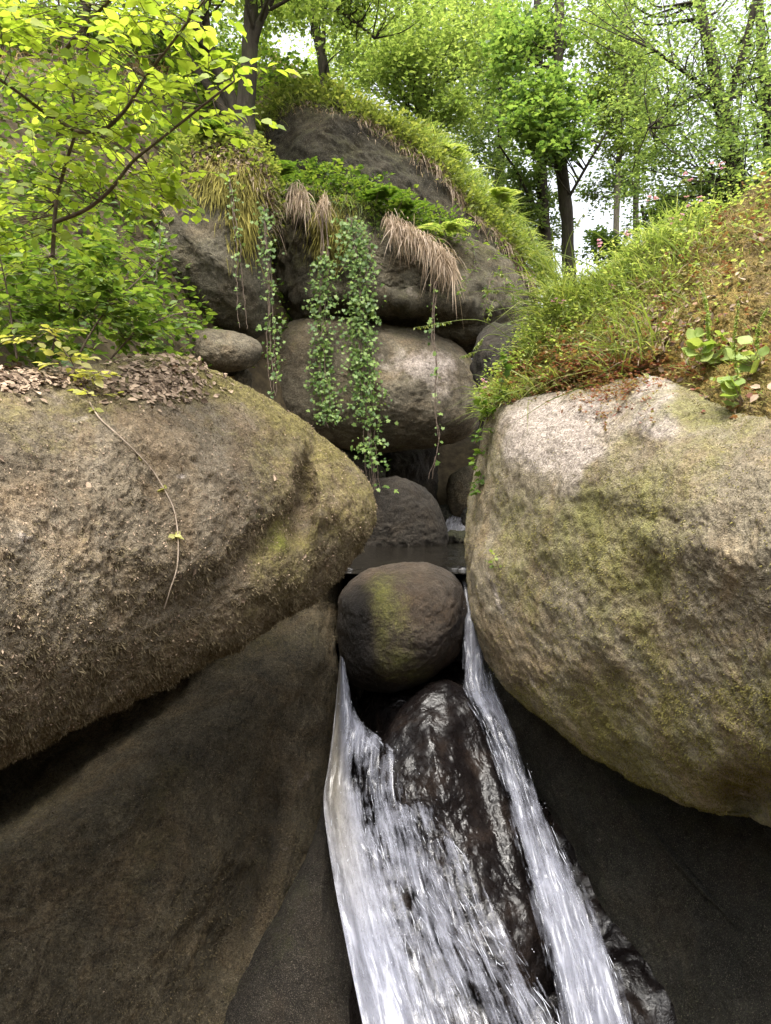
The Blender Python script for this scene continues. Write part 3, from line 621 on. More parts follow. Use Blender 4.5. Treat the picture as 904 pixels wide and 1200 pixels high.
G['red'] = foliage_mat('reddish_herb_leaves', (.20, .06, .05), (.34, .16, .11), (.30, .28, .10), .35, tmul=1.1)
G['pink'] = foliage_mat('pink_petals', (.5, .22, .45), (.6, .32, .56), (.68, .42, .62), .4, tmul=1.2)
G['litter'] = plain_mat('fallen_leaves', (.06, .038, .024), (.46, .34, .24), island=True)
G['bark'] = bark_mat('dark_bark', (.016, .013, .009), (.058, .047, .033))
G['bark_pale'] = bark_mat('pale_bark', (.07, .06, .045), (.20, .175, .135), mk=.3)
G['twig'] = plain_mat('twig_bark', (.06, .042, .03), (.16, .12, .09), 30)
G['twig_pale'] = plain_mat('pale_twig', (.22, .17, .12), (.40, .32, .25), 30)

# ------------------------------------------------------------------ trees
def pp(path):
    a = np.array(path, float); return P(a[:, 0], a[:, 1], a[:, 2])
def tree(label, trunks, blobs, leaf=.10, mat='crown', bark='bark', kind='rhomb', group=None, flat=.28, cat='tree', name='tree', spread=.42, limbs=.5, sag=.1):
    root = thing(name, pp(trunks[0][0])[0], label, cat, group)
    mb = MB(); pts = []
    for path, r0, r1 in trunks:
        q = spline(pp(path), 26); q = q + .25 * r0 * np.stack([noise(q * 1.3, 3), noise(q * 1.3, 4), 0 * q[:, 0]], -1)
        rad = np.linspace(r0, r1, 26) * (1 + .12 * noise(q * 2.5, 8)); rad[:4] *= np.linspace(1.5, 1.0, 4)
        tube(mb, q, rad, 9); pts.append(np.c_[q, rad])
    T = np.vstack(pts); ml = MB()
    for cx, cy, rx, ry, D, rd, nc, per in blobs:
        k = RNG.normal(0, 1, (nc, 3)); k = unit(k) * RNG.random((nc, 1)) ** .45
        cc = P(cx + k[:, 0] * rx, cy + k[:, 1] * ry, D + k[:, 2] * rd); mr = (rx + ry) / 2 / 800 * D
        Rc = spread * mr * RNG.uniform(.6, 1.3, nc)
        for c, Rr in zip(cc, Rc):
            if RNG.random() < limbs:
                dd = np.linalg.norm(T[:, :3] - (c + [0, 0, -.5 * mr]), axis=1) + np.where(T[:, 2] > c[2], 3, 0); a = T[dd.argmin()]
                mid = (a[:3] + c) / 2 + RNG.normal(0, .08 * mr, 3) + [0, 0, -sag * mr]
                tube(mb, spline([a[:3], mid, c + RNG.normal(0, .3, 3) * Rr], 9), np.linspace(min(a[3] * .6, .012 + .016 * mr), .005, 9), 5)
        n_ = nc * per; i = np.repeat(np.arange(nc), per); az = RNG.uniform(0, 6.283, n_); rr2 = np.sqrt(RNG.random(n_)) * Rc[i]
        off = np.stack([np.cos(az) * rr2, np.sin(az) * rr2, RNG.normal(0, flat, n_) * Rc[i] - .25 * rr2 ** 2 / Rc[i]], -1)
        leaves(ml, cc[i] + off, unit(off * [1, 1, .4] + rnd_dir(n_) * Rc[i][:, None] * .8), up_n(n_, .5), leaf * RNG.uniform(.6, 1.25, n_), kind)
    mb.build('trunk', G[bark], parent=root)
    if ml.v: ml.build('crown', G[mat], parent=root, smooth=False)
    return root

RT = 'trees beyond the right bank'; LT = 'trees on the hillside above the cliff'
tree('forked dark tree with leaning stems above the left cliff boulder', [([(287, 170, 11.6), (290, 120, 11.6), (292, 60, 11.6), (293, 0, 11.6), (290, -120, 11.6)], .17, .10), ([(292, 70, 11.6), (303, 30, 11.5), (322, -10, 11.4), (350, -90, 11.2)], .08, .05),
     ([(285, 150, 11.7), (262, 90, 11.8), (232, 30, 11.9), (205, -40, 12)], .12, .07), ([(282, 150, 11.7), (255, 80, 12), (240, 10, 12.1), (236, -80, 12.2)], .10, .06), ([(280, 155, 11.7), (245, 100, 12), (215, 60, 12.2), (170, -10, 12.4)], .10, .05)],
     [(240, -60, 190, 70, 12, 1.6, 46, 150), (330, 5, 80, 40, 12.5, 1, 16, 120)], leaf=.11, mat='crown_light', group=LT)
tree('thin curved dark tree rising behind the cliff ridge', [([(384, 120, 14.2), (378, 70, 14.2), (370, 25, 14.2), (368, -40, 14.2)], .12, .08), ([(378, 75, 14.2), (380, 30, 14), (376, -30, 14)], .05, .04), ([(440, 45, 14), (415, 25, 14), (395, 8, 14), (372, -15, 14.2)], .02, .05)],
     [(390, 0, 90, 60, 14.6, 1.2, 30, 140), (450, -30, 90, 60, 14, 1.2, 26, 140)], leaf=.11, mat='crown_light', group=LT)
tree('broad pale green tree filling the top middle behind the ridge', [([(500, 220, 18.5), (495, 100, 18.5), (490, 0, 18.5), (490, -100, 18.5)], .16, .08)],
     [(470, 60, 90, 60, 17, 1.5, 46, 170), (530, 40, 70, 80, 18, 1.5, 40, 150), (505, 130, 60, 40, 17, 1.2, 26, 150), (420, 70, 60, 45, 18, 1.2, 24, 130)], leaf=.12, mat='crown_light', group=LT)
tree('dusky tree with hanging small leaves in the upper middle', [([(585, 240, 21), (588, 120, 21), (580, 0, 21), (578, -120, 21)], .15, .08)],
     [(585, 70, 50, 100, 21, 1.5, 44, 130), (540, 110, 60, 60, 22, 1.5, 30, 140), (575, 170, 40, 40, 20, 1, 18, 130)], leaf=.13, mat='crown', group=LT, flat=.6)
tree('bushy dark tree at the left edge behind the hazel', [([(90, 160, 12.5), (95, 60, 12.5), (110, -60, 12.5)], .14, .08), ([(150, 120, 13), (130, 40, 13), (120, -40, 13)], .12, .08)],
     [(60, 80, 120, 110, 13.5, 1.5, 50, 150), (170, 60, 60, 70, 14, 1.2, 26, 130), (230, 70, 50, 60, 15, 1.2, 24, 130)], leaf=.12, mat='crown_dark', group=LT)
tree('oak with a bright leafy bunch halfway up its dark trunk', [([(668, 370, 16), (668, 300, 16), (662, 230, 16), (655, 150, 16), (656, 60, 16), (655, -80, 16)], .17, .10), ([(662, 240, 16), (690, 190, 15.6), (715, 150, 15.3)], .04, .02)],
     [(638, 122, 54, 46, 15.2, .9, 80, 48), (655, 168, 44, 24, 15, .7, 30, 44), (600, 60, 28, 60, 16, .9, 40, 44), (640, 30, 40, 40, 16.5, 1, 30, 40)], leaf=.115, mat='oak', kind='lobed', group=RT)
tree('dark straight trunk just left of the oak', [([(648, 380, 17.5), (644, 320, 17.5), (636, 240, 17.5), (634, 150, 17.5), (630, -60, 17.5)], .19, .09), ([(640, 270, 17.4), (610, 210, 17), (585, 170, 16.6)], .05, .02), ([(637, 240, 17.4), (600, 240, 17), (560, 290, 16.5)], .04, .015)],
     [(625, 220, 34, 50, 17.5, .9, 26, 110), (600, 250, 30, 30, 17, .8, 18, 120), (640, 270, 26, 30, 18, .6, 12, 100)], leaf=.12, mat='crown', group=RT)
tree('slender pale tree beside the oak on the skyline', [([(722, 330, 17), (723, 250, 17), (727, 150, 17), (732, 60, 17), (740, -90, 17)], .085, .05), ([(727, 150, 17), (740, 90, 16.8), (765, 20, 16.6)], .04, .02)],
     [(725, 60, 50, 70, 17, 1, 40, 130), (700, 130, 36, 30, 17, .8, 16, 110), (745, 160, 40, 40, 17, .8, 22, 120)], leaf=.12, mat='crown_light', bark='bark_pale', group=RT)
tree('thin grey sapling close to the slender pale tree', [([(748, 330, 18), (745, 250, 18), (748, 170, 18), (742, 90, 18), (735, -40, 18)], .09, .04)],
     [(745, 110, 50, 60, 18.5, 1, 30, 120), (720, 220, 40, 30, 19, .8, 16, 100)], leaf=.12, mat='crown', bark='bark_pale', group=RT)
tree('spreading dark beech leaning over the right bank', [([(868, 240, 12), (852, 150, 12), (838, 95, 12), (828, 40, 12), (800, -80, 12)], .15, .07), ([(848, 135, 12), (868, 70, 11.8), (885, 0, 11.6), (900, -80, 11.4)], .07, .05), ([(845, 120, 12), (810, 90, 11.6), (770, 60, 11.2)], .05, .02), ([(842, 105, 12), (800, 120, 11.6), (760, 150, 11.2)], .04, .02)],
     [(830, 40, 110, 70, 12, 1.4, 80, 62), (800, 130, 90, 60, 11.6, 1.2, 60, 58), (850, 180, 90, 40, 11.4, 1, 44, 60), (760, 200, 60, 40, 12, 1, 24, 75), (720, -10, 90, 60, 12.5, 1.2, 36, 60)], leaf=.075, mat='crown', group=RT, flat=.10, spread=.5)
tree('dim trunk at the top right corner', [([(905, 260, 14), (900, 120, 14), (893, 60, 14), (888, -60, 14)], .12, .08), ([(950, 260, 14), (945, 100, 14), (940, -60, 14)], .12, .08)],
     [(900, 90, 60, 90, 14, 1.2, 36, 60), (930, 180, 70, 50, 13.5, 1, 26, 60), (980, 60, 70, 100, 14, 1.2, 30, 60)], leaf=.10, mat='crown', group=RT)
tree('low dark bushy tree on the skyline behind the grass', [([(765, 330, 15), (760, 290, 15), (752, 240, 15)], .07, .03)],
     [(790, 250, 60, 30, 15, .9, 30, 130), (715, 290, 34, 20, 14, .6, 16, 130), (860, 225, 50, 24, 13, .7, 24, 130)], leaf=.10, mat='crown_dark', group=RT)

# a far wood closing the view
mb = MB()
for az0, az1, D, z0, z1, nc, per, lf, R_ in ((-48, 8, 30, 8, 30, 520, 90, .17, 1.1), (2, 50, 42, 4, 14, 90, 80, .16, 1.0)):
    az = np.radians(RNG.uniform(az0, az1, nc)); d_ = D + RNG.uniform(-4, 8, nc); c = np.stack([np.sin(az) * d_, np.cos(az) * d_, z0 + (z1 - z0) * RNG.random(nc) ** 1.2], -1)
    i = np.repeat(np.arange(nc), per); off = RNG.normal(0, 1, (nc * per, 3)) * [1, 1, .45] * R_ * RNG.uniform(.5, 1.2, nc)[i][:, None]
    leaves(mb, c[i] + off, rnd_dir(nc * per), up_n(nc * per, .7), lf * RNG.uniform(.6, 1.4, nc * per), 'rhomb', 1.2)
o = mb.build('far_wood', G['crown_light'], smooth=False); tag(o, 'far wood closing the view between the tree trunks', 'wood', kind='stuff')

# ------------------------------------------------------------------ hazel in the left foreground
def shrub(name, label, stems, areas, leaf, mat, bark, kind='oval', spray=.32, nl=9, cat='shrub', r=.012, droop=.10, group=None, stemname='stem', tilt=.0, wide=1.0):
    """stems: pixel paths; areas: ellipses of leafy sprays; each spray is a twig with alternate leaves, joined to the nearest stem"""
    root = thing(name, pp(stems[0])[0], label, cat, group); mb, ml = MB(), MB(); pts = []
    for s in stems:
        q = spline(pp(s), 24); tube(mb, q, np.linspace(r, r * .4, 24), 7); pts.append(q)
    T = np.vstack(pts)
    for cx, cy, rx, ry, D, rd, n_ in areas:
        k = unit(RNG.normal(0, 1, (n_, 3))) * RNG.random((n_, 1)) ** .42
        C0 = P(cx + k[:, 0] * rx, cy + k[:, 1] * ry, D + k[:, 2] * rd)
        for c in C0:
            j = np.linalg.norm(T - c, axis=1).argmin(); a = T[j]; dv = c - a; dist = np.linalg.norm(dv)
            d = unit(dv * [1, 1, .25] + RNG.normal(0, .45, 3) * (dist + .15) * [1, 1, .3] + np.array([.25, -.1, 0]) * spray)
            L = spray * RNG.uniform(.6, 1.25); tw = np.stack([c + d * L * t + np.array([0, 0, -droop * L * t * t]) for t in np.linspace(0, 1, 8)])
            tube(mb, spline([a, a + dv * .5 + RNG.normal(0, .06, 3) * dist, c], 7), np.linspace(max(r * .25, .0022), .0016, 7), 4); tube(mb, tw, np.linspace(.0016, .0008, 8), 4)
            t = np.linspace(.08, 1, nl); p_ = np.stack([np.interp(t, np.linspace(0, 1, 8), tw[:, q]) for q in range(3)], -1)
            sd_ = unit(np.cross(d, [0, 0, 1])) * np.where(np.arange(nl) % 2, 1, -1)[:, None]
            ld_ = unit(d * .7 + sd_ * np.linspace(.95, .15, nl)[:, None] + RNG.normal(0, .16, (nl, 3)) + np.array([0, 0, -.12]))
            p_ = p_ + ld_ * leaf * .12
            nr = unit(np.array([0, 0, 1.]) + RNG.normal(0, .33, (nl, 3)) + np.array([0, -tilt, 0]))
            leaves(ml, p_, ld_, nr, leaf * RNG.uniform(.6, 1.2, nl), kind, wide)
    mb.build(stemname, G[bark], parent=root); ml.build('leaves', G[mat], parent=root, smooth=True)
    return root
shrub('hazel_shrub', 'bright yellow green hazel with long branches in the left foreground',
      [[(62, 300, 3.6), (66, 240, 3.6), (78, 190, 3.55), (89, 152, 3.5), (86, 110, 3.45), (75, 60, 3.4), (66, -30, 3.3)], [(89, 154, 3.5), (118, 154, 3.4), (146, 130, 3.3), (170, 92, 3.2), (196, 58, 3.1), (240, 0, 2.95)],
       [(66, 260, 3.6), (100, 246, 3.5), (128, 224, 3.4), (155, 190, 3.35), (182, 168, 3.3), (240, 122, 3.15), (275, 95, 3.1)], [(86, 152, 3.5), (50, 130, 3.4), (10, 100, 3.3), (-60, 60, 3.2)], [(75, 60, 3.4), (110, 20, 3.2), (160, -30, 3.0)]],
      [(40, 30, 90, 70, 3.2, .4, 50), (110, 110, 110, 70, 3.4, .4, 49), (180, 40, 70, 50, 3.1, .3, 21), (200, 110, 45, 30, 3.2, .25, 10), (60, 190, 90, 60, 3.6, .4, 32), (160, 215, 60, 30, 3.5, .3, 16), (30, 270, 60, 50, 3.7, .3, 19), (150, 0, 120, 30, 3.1, .3, 21), (265, 85, 24, 18, 3.05, .12, 4), (240, 135, 34, 14, 3.2, .15, 4), (200, 200, 36, 20, 3.4, .2, 6), (90, 240, 110, 40, 3.7, .3, 19)],
      .063, 'hazel', 'twig', spray=.22, nl=8, r=.0115, cat='shrub', tilt=.5, wide=1.3)
shrub('bramble_bush', 'green leafy bush on the slope behind the brown boulder',
      [[(60, 420, 4.6), (70, 360, 4.6), (60, 300, 4.6)], [(90, 420, 4.6), (120, 370, 4.7), (160, 330, 4.8), (190, 300, 4.9)], [(130, 420, 4.7), (160, 390, 4.8), (200, 370, 4.9), (228, 366, 5.0)], [(20, 420, 4.5), (10, 350, 4.5), (0, 300, 4.4)]],
      [(50, 330, 90, 60, 4.7, .4, 80), (130, 350, 60, 45, 4.8, .35, 46), (165, 385, 45, 22, 4.8, .25, 26), (20, 390, 60, 30, 4.6, .3, 26), (110, 290, 60, 30, 4.9, .3, 26)],
      .085, 'shrub', 'twig', spray=.22, nl=8, r=.008, cat='bush')
shrub('yellow_sapling', 'pale yellow leaved sprig at the back of the brown boulder',
      [[(118, 480, 3.35), (100, 455, 3.4), (85, 425, 3.45), (60, 390, 3.5), (48, 378, 3.5)]],
      [(55, 395, 22, 12, 3.45, .08, 6), (78, 420, 20, 10, 3.42, .08, 6), (95, 440, 16, 8, 3.4, .08, 6), (108, 462, 12, 5, 3.35, .06, 3)], 0.06, 'yellow', 'twig', spray=.11, nl=6, r=.005, cat='sapling')
# the runner that trails over the boulder
def on_rock(sd, u, v):
    i = np.hypot(sd['u'] - u, sd['w'] - v).argmin(); return sd['v'][i] + sd['n'][i] * .012, sd['n'][i]
rt = thing('bramble_runner', on_rock(A_s, 112, 486)[0], 'dry pale runner trailing down the face of the brown boulder', 'bramble')
q = spline(np.array([on_rock(A_s, *c)[0] for c in [(104, 470), (118, 488), (140, 512), (165, 535), (182, 552), (196, 578), (206, 600), (210, 630), (207, 665), (200, 690), (193, 714)]]), 60)
mb = MB(); tube(mb, q, np.linspace(.0042, .003, 60), 6); mb.build('stem', G['twig_pale'], parent=rt)
ml = MB()
for u_, v_, n_ in ((207, 628, 6), (168, 536, 2), (198, 572, 2), (112, 478, 4)):
    c, nn_ = on_rock(A_s, u_, v_); leaves(ml, np.repeat([c], n_, 0), rnd_dir(n_) - nn_ * 0 , unit(nn_ + RNG.normal(0, .3, (n_, 3))), RNG.uniform(.03, .06, n_), 'oval')
ml.build('leaves', G['yellow'], parent=rt)

# fallen leaves on the boulder
p, n, _, _ = sample(A_s, 1500, lambda u, w, n, a: np.exp(-((u - 185) / 45) ** 2 - ((w - 446) / 18) ** 2) * 1.2 + np.exp(-((u - 20) / 70) ** 2 - ((w - 446) / 9) ** 2) + .0006)
mb = MB(); leaves(mb, p + n * .008, unit(np.cross(n, RNG.normal(0, 1, p.shape)) + n * .15), unit(n + RNG.normal(0, .35, p.shape)), RNG.uniform(.015, .055, len(p)), 'oval')
p, n, _, _ = sample(A_s, 5500, lambda u, w, n, a: .15 + np.exp(-((w - 600) / 90) ** 2) + .9 * (w > 720) * (u < 230))
leaves(mb, p + n * .006, unit(np.cross(n, RNG.normal(0, 1, p.shape)) + n * .25), unit(n + RNG.normal(0, .5, p.shape)), RNG.uniform(.006, .017, len(p)), 'rhomb', .8)
tag(mb.build('leaf_litter', G['litter'], smooth=False), 'brown fallen leaves lying on top of the brown boulder', 'leaf litter', kind='stuff')

# ------------------------------------------------------------------ dark stones under the cliff
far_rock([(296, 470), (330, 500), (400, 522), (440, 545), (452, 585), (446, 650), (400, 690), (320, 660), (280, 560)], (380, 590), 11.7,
    'shaded boulder between the brown boulder and the pool', .5, .8, 'granite_recess', seed=71, n=(140, 70))  # added boulder, the shade of this hollow is put into its colour
far_rock([(300, 395), (330, 400), (345, 470), (335, 520), (290, 520), (280, 440)], (312, 455), 11.5, 'shaded narrow stone wedged at the bottom of the dark crevice', .4, .6, 'granite_low', seed=72, n=(100, 50))

# ------------------------------------------------------------------ grassy bank on the right boulder
M['bank'] = rock_mat('mossy_bank', (.10, .07, .04), (.20, .15, .085), (.31, .23, .14), moss1=(.17, .13, .03), moss2=(.36, .25, .06))
BK, BK_s = make_rock('grassy_bank', M['bank'],
    [(566, 486), (580, 452), (606, 415), (640, 366), (690, 328), (730, 304), (790, 270), (850, 242), (904, 214), (1050, 165), (1250, 190), (1360, 420), (1120, 500), (960, 545), (904, 520), (850, 502), (806, 478), (765, 446), (725, 452), (690, 468), (650, 462), (612, 474)],
    (860, 360), 4.22, dx=-.56, dy=-.52, front=.18, back=.9, n=(420, 140), rough=.06, seed=15, rscale=2.4, fine=.02, moss0=.55, mossup=.2, moss=[(620, 450, 60, 25, .3), (830, 400, 90, 80, .4)])
tag(BK, kind='structure')
fuzz(BK, BK_s, 45000, M['moss_olive'], ln=(.006, .022), wd=.0045)

def grass_on(sd, count, weight, ln, wdt, mat, name, droop=(.1, .8), lean=(0, 0, 0), jit=.35, label=None, parent=None, view=(-60, -60, 970, 1270)):
    p, n, u, w_ = sample(sd, count, weight, view); cl = noise(p * 3.0, 21)
    d = unit(np.array([0, 0, 1.]) + .35 * n + np.array(lean) + RNG.normal(0, jit, (count, 3))); L = RNG.uniform(*ln, count) * np.clip(1 + .9 * cl, .3, 1.8)
    mb = MB(); blades(mb, p - n * .01, d, L, RNG.uniform(.6, 1.3, count) * wdt, RNG.uniform(*droop, count), hk=.5 if droop[0] < .5 else .1)
    o = mb.build(name, G[mat], parent=parent, smooth=True); o['kind'] = 'stuff'
    if label: o['label'] = label; o['category'] = 'grass'
    return o
def lowleaf(p, n, size, mat, name, label=None, kind='oval', cat='plants', per=6, ht=.08):
    N_ = len(p); i = np.repeat(np.arange(N_), per); k = N_ * per; d = rnd_dir(k, .25, .35); h = RNG.random(k)[:, None] * ht
    mb = MB(); leaves(mb, p[i] + n[i] * h + np.array([0, 0, .6]) * h + d * size * .5, d, up_n(k, .4), size * RNG.uniform(.5, 1.25, k), kind)
    return tag(mb.build(name, G[mat], smooth=False), label, cat, kind='stuff')

# ridge line of the bank is high grass, thinning to the right; lower part moss, dead leaves and red herbs
ridge = lambda u, w: w - np.interp(u, [560, 606, 640, 690, 730, 790, 850, 904, 1000], [486, 415, 366, 328, 304, 270, 242, 214, 180])
grass_on(BK_s, 6000, lambda u, w, n, a: (np.exp(-(ridge(u, w) / 62) ** 2) * np.clip((900 - u) / 160, .15, 1) + .02), (.07, .25), .006, 'grass_bright', 'grass', (.15, .9), jit=.4, label='bright grass growing along the top of the right bank')
grass_on(BK_s, 1500, lambda u, w, n, a: np.exp(-((u - 640) / 70) ** 2 - ((w - 400) / 60) ** 2), (.2, .5), .008, 'grass', 'grass', (.2, 1.0), lean=(-.25, -.2, 0), jit=.4, label='long green grass over the left end of the bank')
grass_on(BK_s, 1500, lambda u, w, n, a: np.exp(-((u - 800) / 140) ** 2 - ((ridge(u, w) - 60) / 50) ** 2), (.05, .18), .006, 'straw', 'grass', (.3, 1.2), jit=.8, label='dry straw coloured grass lying over the bank')
p, n, u_, w_ = sample(BK_s, 750, lambda u, w, n, a: np.exp(-(ridge(u, w) / 48) ** 2) * np.clip((900 - u) / 160, .25, 1) + .05)
lowleaf(p, n, .032, 'grass_bright', 'ground_cover', 'small yellow green leaves covering the right bank', cat='ground cover', per=6, ht=.12)
p, n, u_, w_ = sample(BK_s, 900, lambda u, w, n, a: np.exp(-((u - 700) / 90) ** 2 - ((w - 440) / 26) ** 2) + .6 * np.exp(-((u - 585) / 14) ** 2 - ((w - 450) / 30) ** 2) + .03)
lowleaf(p, n, .028, 'red', 'ground_cover', 'reddish small herbs at the lower edge of the bank', cat='herbs', per=5, ht=.05, kind='lobed')
p, n, _, _ = sample(BK_s, 500, lambda u, w, n, a: np.exp(-((u - 770) / 50) ** 2 - ((w - 385) / 34) ** 2) + .08)
mb = MB(); leaves(mb, p + n * .01, unit(np.cross(n, RNG.normal(0, 1, p.shape)) + n * .3), unit(n + RNG.normal(0, .5, p.shape)), RNG.uniform(.02, .06, len(p)), 'oval')
tag(mb.build('leaf_litter', G['litter'], smooth=False), 'brown dead leaves and twigs caught on the right bank', 'leaf litter', kind='stuff')
p, n, _, _ = sample(R_s, 260, lambda u, w, n, a: np.exp(-((w - 455) / 20) ** 2) * np.exp(-((u - 720) / 50) ** 2) + .5 * np.exp(-((u - 706) / 10) ** 2 - ((w - 490) / 24) ** 2) + .3 * np.exp(-((u - 770) / 12) ** 2 - ((w - 490) / 10) ** 2))
lowleaf(p, n, .018, 'red', 'ground_cover', 'reddish herbs hanging over the top of the olive boulder', cat='herbs', per=4, ht=.03, kind='lobed')

# pennywort rosettes with flower spikes
def at_rock(sd, u, v): i = np.hypot(sd['u'] - u, sd['w'] - v).argmin(); return sd['v'][i], sd['n'][i]
def pennywort(u, v, sd, label, rad, nl, spikes, leaf):
    c, n = at_rock(sd, u, v); root = thing('pennywort', c, label, 'plant', 'pennyworts on the right bank'); ml, ms, mk = MB(), MB(), MB()
    a = unit(np.cross(n, [0, 0, 1.])); b = np.cross(a, n)
    for k in range(nl):
        th = RNG.uniform(0, 6.28); r = rad * math.sqrt(RNG.random()); q = c + a * math.cos(th) * r + np.array([0, 0, 1]) * math.sin(th) * r * .75 + n * RNG.uniform(.05, .11)
        tube(ms, spline([c, (c + q) / 2 - np.array([0, 0, .01]), q], 6), .0022, 4)
        leaves(ml, q[None], unit(rnd_dir(1, -.2) * .6 + n * .5), unit(n[None] * .7 + np.array([0, -.75, .45]) + RNG.normal(0, .28, (1, 3))), leaf * RNG.uniform(.6, 1.15, 1), 'round')
    ms.build('stem', G['twig_pale'], parent=root); ml.build('leaves', G['penny'], parent=root, smooth=True)
    for su, sv, sD in spikes:
        q = P(su, sv, c[1] - sD); path = spline([c + n * .02, (c + q) / 2 + n * .05, q], 24); tube(mk, path, np.linspace(.003, .0012, 24), 5)
        t = RNG.uniform(.18, 1, 150); pt = np.stack([np.interp(t, np.linspace(0, 1, 24), path[:, j]) for j in range(3)], -1); d = unit(rnd_dir(150, -.5, .3)); leaves(mk, pt, d, up_n(150), np.interp(t, [0, 1], [.022, .011]), 'oval', 1.1)
    if spikes: mk.build('flower_spike', G['penny'], parent=root)
pennywort(832, 424, BK_s, 'round leaved pennywort with the largest clump of leaves',  .13, 24, [(822, 332, .1), (826, 345, .05)], .085)
pennywort(878, 474, BK_s, 'lower round leaved pennywort with a tall pale flower spike', .10, 18, [(866, 352, .1)], .07)
pennywort(894, 432, BK_s, 'round leaved pennywort cut by the right edge of the photo', .09, 13, [(900, 360, .06)], .075)

# pink flowers
FL = 'pink flowers on the right bank'
for u, v, h in ((690, 310, .34), (655, 372, .25), (738, 296, .3), (806, 262, .28), (815, 250, .36), (842, 222, .4), (766, 262, .34), (800, 275, .26), (580, 455, .2), (722, 335, .2)):
    c, n = at_rock(BK_s, u, v + 25); root = thing('pink_flower', c, 'small lilac pink wildflower on a thin stem in the bank grass', 'flower', FL); m1, m2 = MB(), MB()
    tip = c + np.array([RNG.normal(0, .05), RNG.normal(0, .05), h]); path = spline([c, (c + tip) / 2 + RNG.normal(0, .02, 3), tip], 8); tube(m1, path, .002, 4)
    for k in range(4):
        q = tip + RNG.normal(0, .025, 3); d = rnd_dir(5, .1, .2); m2 = MB(); leaves(m2, np.repeat([q], 5, 0), d, up_n(5, .5), .02, 'oval', 1.3); m2.build('flower_head', G['pink'], parent=root)
    m1.build('stem', G['grass'], parent=root)

# leafy plants down the left side of the olive boulder
def leafy(name, label, paths, leaf, mat, n_leaf, cat='plant', kind='oval', group=None, stem='twig', r=.004, wide=1.0):
    root = thing(name, pp(paths[0])[0], label, cat, group); m1, m2 = MB(), MB()
    for pa in paths:
        q = spline(pp(pa), 20); tube(m1, q, np.linspace(r, r * .3, 20), 5)
        t = RNG.uniform(.1, 1, n_leaf); pt = np.stack([np.interp(t, np.linspace(0, 1, 20), q[:, j]) for j in range(3)], -1); tg = unit(q[-1] - q[0])
        d = unit(rnd_dir(n_leaf, .1, .35) + tg * .4); leaves(m2, pt + d * leaf * .35, d, up_n(n_leaf, .45), leaf * RNG.uniform(.55, 1.2, n_leaf), kind, wide)
    m1.build('stem', G[stem], parent=root); m2.build('leaves', G[mat], parent=root); return root
leafy('leafy_herb', 'green leafy herbs at the left upper corner of the olive boulder', [[(578, 490, 5.0), (566, 475, 4.95), (560, 455, 4.9)], [(576, 500, 5.0), (564, 505, 4.95), (556, 520, 4.9)], [(572, 520, 5.05), (560, 535, 5.0), (552, 548, 4.95)], [(568, 550, 5.1), (560, 565, 5.05), (556, 578, 5.0)], [(580, 480, 5.0), (590, 440, 4.9), (584, 415, 4.85)]], .055, 'fern', 22, kind='lobed', r=.003)
leafy('leafy_herb', 'tiny bright green sprig growing on the mossy left side of the olive boulder', [[(586, 668, 4.62), (580, 655, 4.55), (575, 645, 4.52)], [(586, 668, 4.62), (576, 662, 4.55), (571, 656, 4.55)]], .03, 'grass_bright', 8, kind='lobed', r=.002)

# grasses arching over the gap, with seed heads
OG = 'arching grass stems beside the olive boulder'
for k, (a, b, c_) in enumerate([((604, 400, 5.4), (560, 375, 5.2), (486, 384, 5.0)), ((600, 425, 5.3), (572, 410, 5.2), (540, 418, 5.1)), ((612, 395, 5.4), (582, 352, 5.3), (572, 375, 5.2)), ((620, 380, 5.6), (600, 330, 5.5), (578, 318, 5.4)), ((630, 375, 5.7), (628, 300, 5.6), (618, 262, 5.5)), ((660, 350, 5.6), (664, 290, 5.5), (684, 250, 5.4)), ((830, 280, 5.0), (815, 225, 4.9), (800, 210, 4.9)), ((822, 280, 5.0), (822, 225, 4.9), (821, 195, 4.9)), ((606, 380, 5.5), (598, 345, 5.4), (566, 340, 5.3)), ((615, 400, 5.4), (575, 392, 5.2), (556, 408, 5.1))]):
    lab = ['arching grass stem reaching farthest left over the dark gap', 'short arching grass stem low over the dark gap', 'grass stem hooked downward above the herbs', 'grass stem leaning left before the cliff', 'tall upright grass stem before the cliff edge', 'grass stem bending right on the skyline of the bank', 'tall grass stem with a bent tip high on the bank', 'straight tall grass stem high on the bank', 'drooping grass stem before the cliff shadow', 'low drooping grass stem beside the leafy herbs'][k]
    root = thing('grass_stem', pp([a])[0], lab, 'grass', OG); m1, m2 = MB(), MB(); q = spline(pp([a, b, c_]), 24); tube(m1, q, np.linspace(.0035, .0015, 24), 4)
    m1.build('stem', G['grass'], parent=root); t = RNG.uniform(.72, 1, 40); pt = np.stack([np.interp(t, np.linspace(0, 1, 24), q[:, j]) for j in range(3)], -1)
    leaves(m2, pt, unit(rnd_dir(40, -1, .4)), up_n(40), RNG.uniform(.018, .035, 40), 'oval', .6); m2.build('seed_head', G['grass'], parent=root)

